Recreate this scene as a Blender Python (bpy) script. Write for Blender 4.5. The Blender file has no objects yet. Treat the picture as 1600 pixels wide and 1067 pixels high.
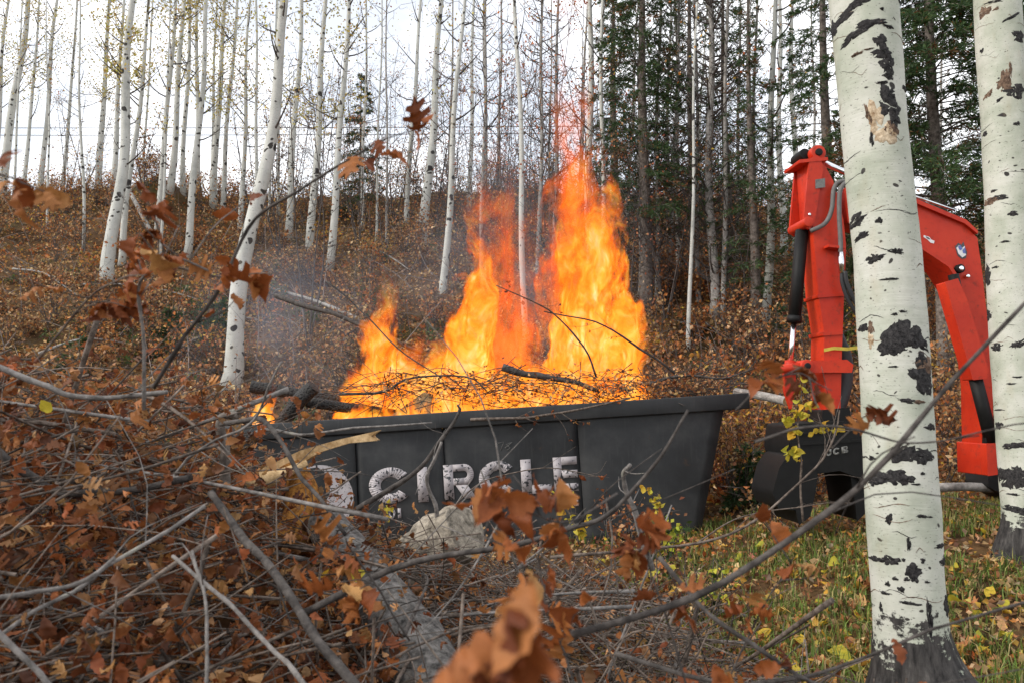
import bpy, math, random
import numpy as np
from mathutils import Vector, Matrix

# ------------------------------------------------------------------ camera, sky, sun, exposure
R = math.radians
scene = bpy.context.scene
CAM = np.array((0.0, 0.0, 1.45)); PITCH = R(5.0); FPX = 1200.0
cam_data = bpy.data.cameras.new("camera"); cam = bpy.data.objects.new("camera", cam_data)
scene.collection.objects.link(cam)
cam.location = CAM; cam.rotation_euler = (R(90) + PITCH, 0, 0)
cam_data.sensor_width = 36; cam_data.lens = 36 * FPX / 1600
cam_data.clip_start = 0.05; cam_data.clip_end = 2000
cam_data.dof.use_dof = True; cam_data.dof.focus_distance = 7.6; cam_data.dof.aperture_fstop = 6.0
scene.camera = cam

SUN_EL, SUN_AZ = 34, 250          # behind the camera's left shoulder, veiled by cloud
world = bpy.data.worlds.new("World"); scene.world = world; world.use_nodes = True
wn, wl = world.node_tree.nodes, world.node_tree.links
bg = wn["Background"]; bg.inputs["Strength"].default_value = 0.09
sky = wn.new("ShaderNodeTexSky"); sky.sky_type = 'NISHITA'; sky.sun_disc = False
sky.sun_elevation = R(SUN_EL); sky.sun_rotation = R(SUN_AZ); sky.dust_density = 0.6; sky.ozone_density = 2.5
tc = wn.new("ShaderNodeTexCoord")
cmap = wn.new("ShaderNodeMapping"); cmap.inputs["Scale"].default_value = (1.6, 1.6, 3.2); cmap.inputs["Location"].default_value = (0.35, 0.1, 0.0)
cn = wn.new("ShaderNodeTexNoise"); cn.inputs["Scale"].default_value = 1.7; cn.inputs["Detail"].default_value = 7; cn.inputs["Roughness"].default_value = 0.55
cr = wn.new("ShaderNodeValToRGB"); cr.color_ramp.elements[0].position = 0.42; cr.color_ramp.elements[0].color = (0.48, 0.48, 0.48, 1); cr.color_ramp.elements[1].position = 0.60
cmix = wn.new("ShaderNodeMix"); cmix.data_type = 'RGBA'
cmix.inputs["B"].default_value = (11.8, 11.9, 12.1, 1)      # sunlit cloud, in the sky texture's units
wl.new(tc.outputs["Generated"], cmap.inputs["Vector"]); wl.new(cmap.outputs[0], cn.inputs["Vector"]); wl.new(cn.outputs["Fac"], cr.inputs[0])
wl.new(cr.outputs[0], cmix.inputs["Factor"]); wl.new(sky.outputs[0], cmix.inputs["A"]); wl.new(cmix.outputs["Result"], bg.inputs[0])

sd = bpy.data.lights.new("sun", 'SUN'); sd.energy = 1.5; sd.angle = R(14); sd.color = (1.0, 0.93, 0.83)
sun = bpy.data.objects.new("sun", sd); scene.collection.objects.link(sun)
az = R(SUN_AZ); el = R(SUN_EL)    # nishita: rotation 0 is +Y, turning clockwise seen from above
sdir = Vector((math.sin(az) * math.cos(el), math.cos(az) * math.cos(el), math.sin(el)))
sun.rotation_euler = sdir.to_track_quat('Z', 'Y').to_euler()

scene.view_settings.view_transform = 'Standard'; scene.view_settings.look = 'None'
scene.view_settings.exposure = 0.78; scene.view_settings.gamma = 1.0
scene.render.engine = 'CYCLES'
scene.cycles.use_denoising = True
scene.cycles.max_bounces = 6; scene.cycles.diffuse_bounces = 3; scene.cycles.transparent_max_bounces = 24
scene.cycles.volume_bounces = 1; scene.cycles.sample_clamp_indirect = 4.0
scene.cycles.volume_step_rate = 1.0; scene.cycles.volume_max_steps = 256

# ------------------------------------------------------------------ helpers
rng = np.random.default_rng(7)
random.seed(7)
COL = scene.collection
FWD = np.array((0, math.cos(PITCH), math.sin(PITCH))); UP = np.array((0, -math.sin(PITCH), math.cos(PITCH)))
def ray(px, py):
    return FWD + np.array((1.0, 0, 0)) * (px - 800) / FPX + UP * (533.5 - py) / FPX
def P(px, py, Y):
    d = ray(px, py); return CAM + d * (Y / d[1])
def sstep(a, b, v):
    t = np.clip((v - a) / (b - a), 0, 1); return t * t * (3 - 2 * t)

_rg = np.random.default_rng(3)
_perm = _rg.permutation(512); _perm = np.concatenate((_perm, _perm, _perm)); _vals = _rg.random(512)
def vnoise(x, y, z=0.0):
    """smooth value noise, 0..1, on arrays"""
    x, y, z = np.broadcast_arrays(np.asarray(x, float), np.asarray(y, float), np.asarray(z, float))
    xi, yi, zi = np.floor(x).astype(int), np.floor(y).astype(int), np.floor(z).astype(int)
    fx, fy, fz = x - xi, y - yi, z - zi
    fx, fy, fz = fx * fx * (3 - 2 * fx), fy * fy * (3 - 2 * fy), fz * fz * (3 - 2 * fz)
    out = 0
    for i in (0, 1):
        for j in (0, 1):
            for k in (0, 1):
                h = _vals[_perm[_perm[_perm[(xi + i) & 511] + ((yi + j) & 511)] + ((zi + k) & 511)] & 511]
                out = out + h * np.where(i, fx, 1 - fx) * np.where(j, fy, 1 - fy) * np.where(k, fz, 1 - fz)
    return out
def fbm(x, y, z=0.0, o=4):
    a, s, t = 1.0, 0.0, 0.0
    for k in range(o):
        s = s + a * vnoise(np.asarray(x) * 2**k + 17 * k, np.asarray(y) * 2**k, np.asarray(z) * 2**k); t += a; a *= 0.5
    return s / t

class MB:
    """collects vertices, faces and face colours; build() links them as ONE mesh object"""
    def __init__(s): s.V = []; s.T = []; s.Q = []; s.CT = []; s.CQ = []; s.n = 0; s.q = []; s.qn = 6; s.qs = 3
    def add(s, v, f, col=(1, 1, 1)):
        v = np.asarray(v, float).reshape(-1, 3); f = np.asarray(f, int)
        if len(f) == 0: return
        c = np.broadcast_to(np.asarray(col, float), (len(f), 3))
        if f.shape[1] == 3: s.T.append(f + s.n); s.CT.append(c)
        else: s.Q.append(f + s.n); s.CQ.append(c)
        s.V.append(v); s.n += len(v)
    def tube(s, pts, rad, sides=6, col=(1, 1, 1), cap=True):
        pts = np.asarray(pts, float); n = len(pts); rad = np.broadcast_to(np.asarray(rad, float), (n,))
        t = np.gradient(pts, axis=0); t /= np.linalg.norm(t, axis=1)[:, None] + 1e-9
        a = np.array((0, 0, 1.0)) if abs(t[0][2]) < 0.9 else np.array((1.0, 0, 0))
        u = np.cross(t[0], a); u /= np.linalg.norm(u); us = []
        for k in range(n):
            u = u - t[k] * np.dot(u, t[k]); u /= np.linalg.norm(u) + 1e-9; us.append(u)
        us = np.array(us); w = np.cross(t, us)
        th = np.arange(sides) * 2 * math.pi / sides
        v = pts[:, None] + rad[:, None, None] * (us[:, None] * np.cos(th)[None, :, None] + w[:, None] * np.sin(th)[None, :, None])
        i = np.arange(n - 1)[:, None] * sides; j = np.arange(sides)[None]; jn = (j + 1) % sides
        f = np.stack((i + j, i + jn, i + sides + jn, i + sides + j), -1).reshape(-1, 4)
        base = s.n
        s.add(v.reshape(-1, 3), f, col)
        if cap:
            for k, ring in ((0, 0), (n - 1, (n - 1) * sides)):
                c = s.n; s.V.append(pts[k][None]); s.n += 1
                jj = np.arange(sides); a_, b_ = base + ring + jj, base + ring + (jj + 1) % sides
                tri = np.stack((np.full(sides, c), b_, a_) if k == 0 else (np.full(sides, c), a_, b_), -1)
                s.T.append(tri); s.CT.append(np.broadcast_to(np.asarray(col, float), (sides, 3)))
    def q3(s, a, b, c, r0, r1, col=(1, 1, 1)):
        s.q.append((*a, *b, *c, r0, r1, *col))
    def flush(s):
        if not s.q: return
        D = np.array(s.q, float); s.q = []; N, n, sd_ = len(D), s.qn, s.qs; t = np.linspace(0, 1, n)[None, :, None]
        a, b, c = D[:, None, 0:3], D[:, None, 3:6], D[:, None, 6:9]
        p = a * (1 - t) * (1 - 2 * t) + b * 4 * t * (1 - t) + c * t * (2 * t - 1); rad = D[:, 9:10] + (D[:, 10:11] - D[:, 9:10]) * t[:, :, 0]
        tg = np.gradient(p, axis=1); tg /= np.linalg.norm(tg, axis=2)[..., None] + 1e-9; m = (D[:, 6:9] - D[:, 0:3]); m /= np.linalg.norm(m, axis=1)[:, None] + 1e-9
        ref = np.where(np.abs(m[:, 2:3]) < 0.8, np.array([[0, 0, 1.0]]), np.array([[1.0, 0, 0]]))[:, None]
        u = np.cross(tg, ref); u /= np.linalg.norm(u, axis=2)[..., None] + 1e-9; w = np.cross(tg, u); th = np.arange(sd_) * 2 * math.pi / sd_
        v = p[:, :, None] + rad[:, :, None, None] * (u[:, :, None] * np.cos(th)[:, None] + w[:, :, None] * np.sin(th)[:, None])
        i = np.arange(N)[:, None, None] * n * sd_ + np.arange(n - 1)[None, :, None] * sd_; j = np.arange(sd_)[None, None]; jn = (j + 1) % sd_
        f = np.stack((i + j, i + jn, i + sd_ + jn, i + sd_ + j), -1).reshape(-1, 4)
        s.add(v.reshape(-1, 3), f, np.repeat(D[:, 11:14], (n - 1) * sd_, axis=0))
    def box(s, lo, hi, col=(1, 1, 1)):
        x0, y0, z0 = lo; x1, y1, z1 = hi
        v = [(x0,y0,z0),(x1,y0,z0),(x1,y1,z0),(x0,y1,z0),(x0,y0,z1),(x1,y0,z1),(x1,y1,z1),(x0,y1,z1)]
        s.add(v, [(0,3,2,1),(4,5,6,7),(0,1,5,4),(1,2,6,5),(2,3,7,6),(3,0,4,7)], col)
    def blades(s, pos, axis, length, width, cols, fold=0.25):
        """a folded two-triangle leaf at each position"""
        pos = np.asarray(pos, float); N = len(pos)
        if N == 0: return
        axis = axis / (np.linalg.norm(axis, axis=1)[:, None] + 1e-9)
        rnd = rng.normal(size=(N, 3)); side = np.cross(axis, rnd); side /= np.linalg.norm(side, axis=1)[:, None] + 1e-9
        nrm = np.cross(axis, side); L = np.broadcast_to(length, (N,))[:, None]; W = np.broadcast_to(width, (N,))[:, None]
        mid = pos + axis * L * 0.5
        v = np.stack((pos, mid + side * W * 0.5 + nrm * W * fold, pos + axis * L, mid - side * W * 0.5 + nrm * W * fold), 1).reshape(-1, 3)
        b = np.arange(N)[:, None] * 4
        f = np.concatenate((b + np.array([[0, 1, 2]]), b + np.array([[0, 2, 3]])), 0)
        s.add(v, f, np.concatenate((cols, cols), 0))
    def build(s, name, mat, parent=None, loc=None, smooth=False, mesh_only=False):
        s.flush(); me = bpy.data.meshes.new(name)
        V = np.concatenate(s.V) if s.V else np.zeros((0, 3))
        if loc is not None: V = V - np.asarray(loc, float)
        T = np.concatenate(s.T) if s.T else np.zeros((0, 3), int); Q = np.concatenate(s.Q) if s.Q else np.zeros((0, 4), int)
        nt, nq = len(T), len(Q)
        me.vertices.add(len(V)); me.vertices.foreach_set("co", V.astype(np.float32).ravel())
        me.loops.add(nt * 3 + nq * 4); me.loops.foreach_set("vertex_index", np.concatenate((T.ravel(), Q.ravel())).astype(np.int32))
        me.polygons.add(nt + nq)
        me.polygons.foreach_set("loop_start", np.concatenate((np.arange(nt) * 3, nt * 3 + np.arange(nq) * 4)).astype(np.int32))
        if smooth: me.polygons.foreach_set("use_smooth", np.ones(nt + nq, bool))
        c = np.concatenate(([*s.CT] if s.CT else []) + ([*s.CQ] if s.CQ else []))
        at = me.attributes.new("Col", 'FLOAT_COLOR', 'FACE')
        at.data.foreach_set("color", np.concatenate((c, np.ones((len(c), 1))), 1).astype(np.float32).ravel())
        me.materials.append(mat); me.update(calc_edges=True); me.validate()
        if mesh_only: return me
        return link(name, me, parent, loc)
def link(name, data, parent=None, loc=None):
    o = bpy.data.objects.new(name, data); COL.objects.link(o)
    if parent is not None: o.parent = parent
    elif loc is not None: o.location = loc
    return o
def tag(o, label=None, cat=None, group=None, kind=None):
    if label: o["label"] = label
    if cat: o["category"] = cat
    if group: o["group"] = group
    if kind: o["kind"] = kind
    return o
def thing(name, loc, label, cat, group=None):
    o = bpy.data.objects.new(name, None); COL.objects.link(o); o.location = loc; o.empty_display_size = 0.1
    return tag(o, label, cat, group)
STUFF = {"twigs", "branches", "boughs", "limbs", "needles", "crown", "foliage"}
def child(mb, name, mat, root, smooth=False, under=None):
    """a part whose vertices are in world space, parented to its thing (or, as a sub-part, to one of its parts)"""
    o = mb.build(name, mat, smooth=smooth, loc=tuple(root.location)); o.location = (0, 0, 0); o.parent = under or root
    if name in STUFF: o["kind"] = "stuff"
    return o
def lag(a, b, c, n):
    t = np.linspace(0, 1, n)[:, None]; a, b, c = np.asarray(a), np.asarray(b), np.asarray(c)
    return a * (1 - t) * (1 - 2 * t) + b * 4 * t * (1 - t) + c * t * (2 * t - 1)
def prism(poly, n, t, mb=None, col=(1, 1, 1), off=0.0):
    """a polygon of 3-D points (near face) extruded by t along -n; concave outlines are cut into triangles"""
    from mathutils.geometry import tessellate_polygon
    mb = mb or MB(); n = np.asarray(n, float); poly = np.asarray(poly, float) + n * off; k = len(poly)
    tri = np.array(tessellate_polygon([[Vector(p) for p in poly]]))
    nn = np.cross(poly[tri[0][1]] - poly[tri[0][0]], poly[tri[0][2]] - poly[tri[0][0]])
    if np.dot(nn, n) < 0: tri = tri[:, ::-1]
    mb.add(poly, tri, col); mb.add(poly - n * t, tri[:, ::-1], col)
    i = np.arange(k); j = (i + 1) % k
    v = np.concatenate((poly, poly - n * t))
    mb.add(v, np.stack((i, i + k, j + k, j), -1), col)
    return mb
def bevel(o, w=0.006, seg=2):
    m = o.modifiers.new("bevel", 'BEVEL'); m.width = w; m.segments = seg; m.limit_method = 'ANGLE'; m.angle_limit = R(35)
    return o
def curve_pts(pts, n):
    """Catmull-Rom through the points"""
    p = np.asarray(pts, float)
    if len(p) == 2: return p[0] + (p[1] - p[0]) * np.linspace(0, 1, n)[:, None]
    q = np.vstack((2 * p[0] - p[1], p, 2 * p[-1] - p[-2])); out = []
    for t in np.linspace(0, len(p) - 1 - 1e-6, n):
        k = int(t); f = t - k; a, b, c, d = q[k:k + 4]
        out.append(0.5 * (2 * b + (c - a) * f + (2 * a - 5 * b + 4 * c - d) * f**2 + (3 * b - a - 3 * c + d) * f**3))
    return np.array(out)
def pick(pal, N):
    pal = np.asarray(pal, float); c = pal[rng.integers(0, len(pal), N)]
    return np.clip(c * rng.uniform(0.7, 1.3, (N, 1)) * rng.uniform(0.92, 1.08, (N, 3)), 0, 1)

# ------------------------------------------------------------------ materials
def newmat(name):
    m = bpy.data.materials.new(name); m.use_nodes = True; nt = m.node_tree
    return m, nt.nodes, nt.links, nt.nodes["Principled BSDF"]
def nd(ns, typ, **kw):
    n = ns.new(typ)
    for k, v in kw.items():
        if k in n.inputs.keys(): n.inputs[k].default_value = v
        else: setattr(n, k, v)
    return n
def ramp(ns, stops):
    r = ns.new("ShaderNodeValToRGB"); e = r.color_ramp.elements
    while len(e) < len(stops): e.new(0.5)
    for k, (p, c) in enumerate(stops):
        e[k].position = p; e[k].color = (*c, 1) if len(c) == 3 else c
    return r
def noise_node(ns, ls, coord, scale, detail=4, rough=0.55, stretch=None, w=None):
    n = nd(ns, "ShaderNodeTexNoise", Scale=scale, Detail=detail, Roughness=rough)
    if stretch is not None:
        mp = ns.new("ShaderNodeMapping"); mp.inputs["Scale"].default_value = stretch; ls.new(coord, mp.inputs["Vector"]); coord = mp.outputs[0]
    ls.new(coord, n.inputs["Vector"]); return n
def mixc(ns, ls, fac, a, b, blend='MIX'):
    m = ns.new("ShaderNodeMix"); m.data_type = 'RGBA'; m.blend_type = blend
    for key, v in (("Factor", fac), ("A", a), ("B", b)):
        if hasattr(v, "is_linked") or hasattr(v, "links"): ls.new(v, m.inputs[key])
        else: m.inputs[key].default_value = v if key == "Factor" else (*v, 1)
    return m.outputs["Result"]
def bumpn(ns, ls, b, h, strength=0.4, dist=0.01):
    bp = nd(ns, "ShaderNodeBump", Strength=strength, Distance=dist); ls.new(h, bp.inputs["Height"]); ls.new(bp.outputs[0], b.inputs["Normal"])
def math_n(ns, ls, op, a, b=None, clamp=False):
    m = ns.new("ShaderNodeMath"); m.operation = op; m.use_clamp = clamp
    for k, v in ((0, a), (1, b)):
        if v is None: continue
        if isinstance(v, (int, float)): m.inputs[k].default_value = v
        else: ls.new(v, m.inputs[k])
    return m.outputs[0]

def leaf_material(name, use_random, stops=None, transl=0.3):
    m, ns, ls, b = newmat(name)
    tc = ns.new("ShaderNodeTexCoord")
    if use_random:
        oi = ns.new("ShaderNodeObjectInfo"); rp = ramp(ns, stops); ls.new(oi.outputs["Random"], rp.inputs[0]); col = rp.outputs[0]
    else:
        at = ns.new("ShaderNodeAttribute"); at.attribute_name = "Col"; col = at.outputs["Color"]
    nz = noise_node(ns, ls, tc.outputs["Object"], 40 if use_random else 9, 4, 0.6)
    rp2 = ramp(ns, [(0.3, (0.55, 0.5, 0.45)), (0.7, (1.25, 1.2, 1.1))]); ls.new(nz.outputs["Fac"], rp2.inputs[0])
    c = mixc(ns, ls, 1.0, col, rp2.outputs[0], 'MULTIPLY')
    ls.new(c, b.inputs["Base Color"]); b.inputs["Roughness"].default_value = 0.62; b.inputs["Specular IOR Level"].default_value = 0.3
    tr = ns.new("ShaderNodeBsdfTranslucent"); ls.new(c, tr.inputs["Color"])
    mx = nd(ns, "ShaderNodeMixShader", Fac=transl); ls.new(b.outputs[0], mx.inputs[1]); ls.new(tr.outputs[0], mx.inputs[2])
    ls.new(mx.outputs[0], ns["Material Output"].inputs["Surface"])
    return m
M = {}
M["leaf"] = leaf_material("leaf_mass", False)
M["leaf_rust"] = leaf_material("dead_leaf", True, [(0.0, (0.13, 0.035, 0.012)), (0.35, (0.26, 0.075, 0.022)), (0.65, (0.36, 0.115, 0.032)), (0.88, (0.40, 0.17, 0.055)), (1.0, (0.48, 0.27, 0.10))], 0.25)
M["leaf_fallen"] = leaf_material("fallen_leaf", True, [(0.0, (0.22, 0.08, 0.03)), (0.3, (0.45, 0.2, 0.08)), (0.55, (0.6, 0.36, 0.18)), (0.8, (0.62, 0.42, 0.07)), (1.0, (0.45, 0.16, 0.12))], 0.2)
M["leaf_yellow"] = leaf_material("yellow_leaf", True, [(0.0, (0.45, 0.45, 0.05)), (0.6, (0.62, 0.52, 0.06)), (1.0, (0.70, 0.42, 0.05))], 0.35)

def bark_material(name, c0, c1, scale=18, rough=0.85, bump=0.5, lichen=False):
    m, ns, ls, b = newmat(name); tc = ns.new("ShaderNodeTexCoord")
    at = ns.new("ShaderNodeAttribute"); at.attribute_name = "Col"
    n = noise_node(ns, ls, tc.outputs["Object"], scale, 6, 0.65)
    n.inputs['Roughness'].default_value = 0.75; rp = ramp(ns, [(0.36, tuple(v * 0.8 for v in c0)), (0.5, tuple((a_ + b_) / 2 for a_, b_ in zip(c0, c1))), (0.66, tuple(min(1, v * 1.15) for v in c1))]); ls.new(n.outputs["Fac"], rp.inputs[0])
    c = mixc(ns, ls, 1.0, rp.outputs[0], at.outputs["Color"], 'MULTIPLY')
    if lichen:
        n2 = noise_node(ns, ls, tc.outputs["Object"], 6, 5, 0.7)
        r2 = ramp(ns, [(0.60, (0, 0, 0)), (0.68, (1, 1, 1))]); ls.new(n2.outputs["Fac"], r2.inputs[0])
        c = mixc(ns, ls, r2.outputs[0], c, (0.30, 0.29, 0.24))
    ls.new(c, b.inputs["Base Color"]); b.inputs["Roughness"].default_value = rough; b.inputs["Specular IOR Level"].default_value = 0.25
    n3 = noise_node(ns, ls, tc.outputs["Object"], scale * 3, 5, 0.7); bumpn(ns, ls, b, n3.outputs["Fac"], bump, 0.006)
    return m
M["twig"] = bark_material("twig_bark", (0.048, 0.034, 0.026), (0.18, 0.145, 0.12), 30)
M["branch_dark"] = bark_material("dark_branch_bark", (0.028, 0.024, 0.022), (0.10, 0.088, 0.08), 22, lichen=False)
M["branch_grey"] = bark_material("grey_branch_bark", (0.085, 0.077, 0.07), (0.24, 0.22, 0.205), 22, lichen=True)
M["far_twig"] = bark_material("far_twig_bark", (0.05, 0.04, 0.035), (0.13, 0.11, 0.10), 12)
M["conifer_bark"] = bark_material("conifer_bark", (0.07, 0.055, 0.045), (0.22, 0.19, 0.165), 14, bump=0.9)
M["grey_trunk"] = bark_material("grey_trunk_bark", (0.17, 0.16, 0.15), (0.40, 0.38, 0.35), 10, bump=0.8)

def aspen_material(name, near):
    m, ns, ls, b = newmat(name); tc = ns.new("ShaderNodeTexCoord"); O = tc.outputs["Object"]
    big = noise_node(ns, ls, O, 2.6, 6, 0.65)
    c = ramp(ns, [(0.30, (0.30, 0.33, 0.255)), (0.46, (0.43, 0.45, 0.37)), (0.58, (0.53, 0.535, 0.465)), (0.74, (0.62, 0.61, 0.56))] if near else [(0.25, (0.37, 0.38, 0.35)), (0.5, (0.51, 0.515, 0.475)), (0.78, (0.60, 0.60, 0.565))]); ls.new(big.outputs["Fac"], c.inputs[0]); c = c.outputs[0]
    # faint horizontal growth lines and fine freckles
    ln = noise_node(ns, ls, O, 1.0, 5, 0.7, (2.2, 2.2, 34) if near else (2.5, 2.5, 30))
    lr = ramp(ns, [(0.24, (0.5, 0.48, 0.42)), (0.33, (0.95, 0.95, 0.94)), (0.5, (1, 1, 1)), (1.0, (1.04, 1.04, 1.04))]); ls.new(ln.outputs["Fac"], lr.inputs[0])
    c = mixc(ns, ls, 0.75, c, lr.outputs[0], 'MULTIPLY')
    fr = noise_node(ns, ls, O, 1.0, 3, 0.6, (60, 60, 150) if near else (26, 26, 60))
    fm = ramp(ns, [(0.63, (0, 0, 0)), (0.69, (1, 1, 1))]); ls.new(fr.outputs["Fac"], fm.inputs[0])
    c = mixc(ns, ls, math_n(ns, ls, 'MULTIPLY', fm.outputs[0], 0.85), c, (0.045, 0.04, 0.036))
    # lens-shaped dark knots where branches fell
    vo = nd(ns, "ShaderNodeTexVoronoi", Scale=1.0); mp = ns.new("ShaderNodeMapping")
    mp.inputs["Scale"].default_value = (5.5, 5.5, 5.2) if near else (3.3, 3.3, 2.6)
    dist = noise_node(ns, ls, O, 3.0, 2); dv = ns.new("ShaderNodeVectorMath"); dv.operation = 'ADD'
    dsc = ns.new("ShaderNodeVectorMath"); dsc.operation = 'SCALE'; dsc.inputs["Scale"].default_value = 0.25
    ls.new(dist.outputs["Color"], dsc.inputs[0]); ls.new(O, dv.inputs[0]); ls.new(dsc.outputs[0], dv.inputs[1])
    ls.new(dv.outputs[0], mp.inputs["Vector"]); ls.new(mp.outputs[0], vo.inputs["Vector"])
    sz = ns.new("ShaderNodeSeparateColor"); ls.new(vo.outputs["Color"], sz.inputs[0])
    thr = math_n(ns, ls, 'MULTIPLY', math_n(ns, ls, 'POWER', sz.outputs[0], 2.2), 0.17 if near else 0.30)
    kn = math_n(ns, ls, 'MULTIPLY', math_n(ns, ls, 'SUBTRACT', thr, vo.outputs["Distance"]), 45, True)
    c = mixc(ns, ls, kn, c, (0.035, 0.031, 0.029))
    vo2 = nd(ns, "ShaderNodeTexVoronoi", Scale=1.0); mp2 = ns.new("ShaderNodeMapping"); mp2.inputs["Scale"].default_value = (16, 16, 24) if near else (6.5, 6.5, 8.5)
    ls.new(dv.outputs[0], mp2.inputs["Vector"]); ls.new(mp2.outputs[0], vo2.inputs["Vector"]); s2 = ns.new("ShaderNodeSeparateColor"); ls.new(vo2.outputs["Color"], s2.inputs[0])
    th2 = math_n(ns, ls, 'MULTIPLY', math_n(ns, ls, 'POWER', s2.outputs[1], 2.5), 0.24 if near else 0.48)
    c = mixc(ns, ls, math_n(ns, ls, 'MULTIPLY', math_n(ns, ls, 'SUBTRACT', th2, vo2.outputs["Distance"]), 30, True), c, (0.05, 0.045, 0.04))
    # warm stain patches
    st = noise_node(ns, ls, O, 1.0, 4, 0.6, (4, 4, 1.3)); sr = ramp(ns, [(0.60, (0, 0, 0)), (0.78, (0.45, 0.45, 0.45))]); ls.new(st.outputs["Fac"], sr.inputs[0])
    c = mixc(ns, ls, sr.outputs[0], c, (0.42, 0.34, 0.22))
    # dark furrowed bark of old trunk feet: the mesh says where (Col = 0)
    at = ns.new("ShaderNodeAttribute"); at.attribute_name = "Col"
    fz = noise_node(ns, ls, O, 1.0, 5, 0.7, (30, 30, 6)); fc = ramp(ns, [(0.35, (0.012, 0.011, 0.011)), (0.6, (0.06, 0.055, 0.052)), (0.8, (0.14, 0.13, 0.12))]); ls.new(fz.outputs["Fac"], fc.inputs[0])
    dk = noise_node(ns, ls, O, 7, 6, 0.7)
    sc = ns.new("ShaderNodeSeparateColor"); ls.new(at.outputs["Color"], sc.inputs[0])
    edge = math_n(ns, ls, 'ADD', sc.outputs[0], math_n(ns, ls, 'MULTIPLY', math_n(ns, ls, 'SUBTRACT', dk.outputs["Fac"], 0.5), 2.2))
    mk = math_n(ns, ls, 'MULTIPLY', math_n(ns, ls, 'SUBTRACT', 0.5, edge), 12, True)
    c = mixc(ns, ls, mk, c, fc.outputs[0])
    ls.new(c, b.inputs["Base Color"]); b.inputs["Roughness"].default_value = 0.72; b.inputs["Specular IOR Level"].default_value = 0.25
    hsum = math_n(ns, ls, 'ADD', ln.outputs["Fac"], math_n(ns, ls, 'MULTIPLY', fz.outputs["Fac"], mk))
    bumpn(ns, ls, b, hsum, 0.3, 0.010 if near else 0.02)
    return m
M["aspen_near"] = aspen_material("aspen_bark_near", True)
M["aspen"] = aspen_material("aspen_bark", False)
def simple(name, col, rough=0.6, metal=0.0, spec=0.5, var=0.25, scale=20, bump=0.0, coat=0.0):
    m, ns, ls, b = newmat(name); tc = ns.new("ShaderNodeTexCoord")
    n = noise_node(ns, ls, tc.outputs["Object"], scale, 5, 0.65)
    rp = ramp(ns, [(0.3, tuple(v * (1 - var) for v in col)), (0.7, tuple(min(1, v * (1 + var)) for v in col))]); ls.new(n.outputs["Fac"], rp.inputs[0])
    ls.new(rp.outputs[0], b.inputs["Base Color"])
    b.inputs["Roughness"].default_value = rough; b.inputs["Metallic"].default_value = metal; b.inputs["Specular IOR Level"].default_value = spec
    b.inputs["Coat Weight"].default_value = coat
    if bump: bumpn(ns, ls, b, n.outputs["Fac"], bump, 0.01)
    return m
M["scar"] = bark_material("scar_bark", (0.006, 0.006, 0.007), (0.060, 0.056, 0.056), 60, bump=1.0)
M["scar_brown"] = bark_material("wound_bark", (0.06, 0.035, 0.025), (0.24, 0.16, 0.11), 40, bump=1.0)
M["scar_tan"] = bark_material("bare_wood_wound", (0.30, 0.19, 0.10), (0.62, 0.52, 0.38), 30, bump=0.6)
M["wood_raw"] = bark_material("raw_splintered_wood", (0.40, 0.24, 0.10), (0.66, 0.48, 0.27), 14, bump=0.8)
M["wood_rot"] = bark_material("rotten_orange_wood", (0.14, 0.05, 0.012), (0.44, 0.20, 0.04), 45, bump=1.0)
M["log_grey"] = bark_material("weathered_log_wood", (0.03, 0.028, 0.026), (0.20, 0.187, 0.175), 26, bump=0.8)
M["rock"] = bark_material("pale_stump_wood", (0.10, 0.085, 0.065), (0.40, 0.35, 0.28), 16, bump=1.0)
M["chrome"] = simple("chrome_rod", (0.75, 0.76, 0.78), 0.18, 1.0, var=0.05)
M["black_steel"] = simple("black_painted_steel", (0.007, 0.007, 0.007), 0.6, 0.0, 0.25, 0.35, 12, 0.15)
M["black_rubber"] = simple("black_rubber_hose", (0.02, 0.02, 0.022), 0.6)
M["grey_hose"] = simple("grey_sleeved_hose", (0.12, 0.115, 0.11), 0.65)
M["strap"] = simple("yellow_strap_webbing", (0.55, 0.42, 0.06), 0.8)
M["cable"] = simple("cable_sheath", (0.05, 0.05, 0.055), 0.6)

def paint_red():
    m, ns, ls, b = newmat("red_machine_paint"); tc = ns.new("ShaderNodeTexCoord"); O = tc.outputs["Object"]
    n = noise_node(ns, ls, O, 3, 5, 0.6); rp = ramp(ns, [(0.3, (0.44, 0.022, 0.008)), (0.7, (0.60, 0.042, 0.013))]); ls.new(n.outputs["Fac"], rp.inputs[0])
    g = noise_node(ns, ls, O, 16, 6, 0.75); gr = ramp(ns, [(0.55, (0, 0, 0)), (0.74, (0.75, 0.75, 0.75))]); ls.new(g.outputs["Fac"], gr.inputs[0])
    c = mixc(ns, ls, gr.outputs[0], rp.outputs[0], (0.10, 0.035, 0.025))
    s = noise_node(ns, ls, O, 1.0, 4, 0.7, (40, 40, 4)); sr = ramp(ns, [(0.66, (0, 0, 0)), (0.74, (0.6, 0.6, 0.6))]); ls.new(s.outputs["Fac"], sr.inputs[0])
    c = mixc(ns, ls, sr.outputs[0], c, (0.16, 0.05, 0.035))
    ls.new(c, b.inputs["Base Color"]); b.inputs["Specular IOR Level"].default_value = 0.3; rr = ramp(ns, [(0.3, (0.34,) * 3), (0.75, (0.65,) * 3)]); ls.new(g.outputs["Fac"], rr.inputs[0]); ls.new(rr.outputs[0], b.inputs["Roughness"])
    return m
M["red"] = paint_red()
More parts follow.
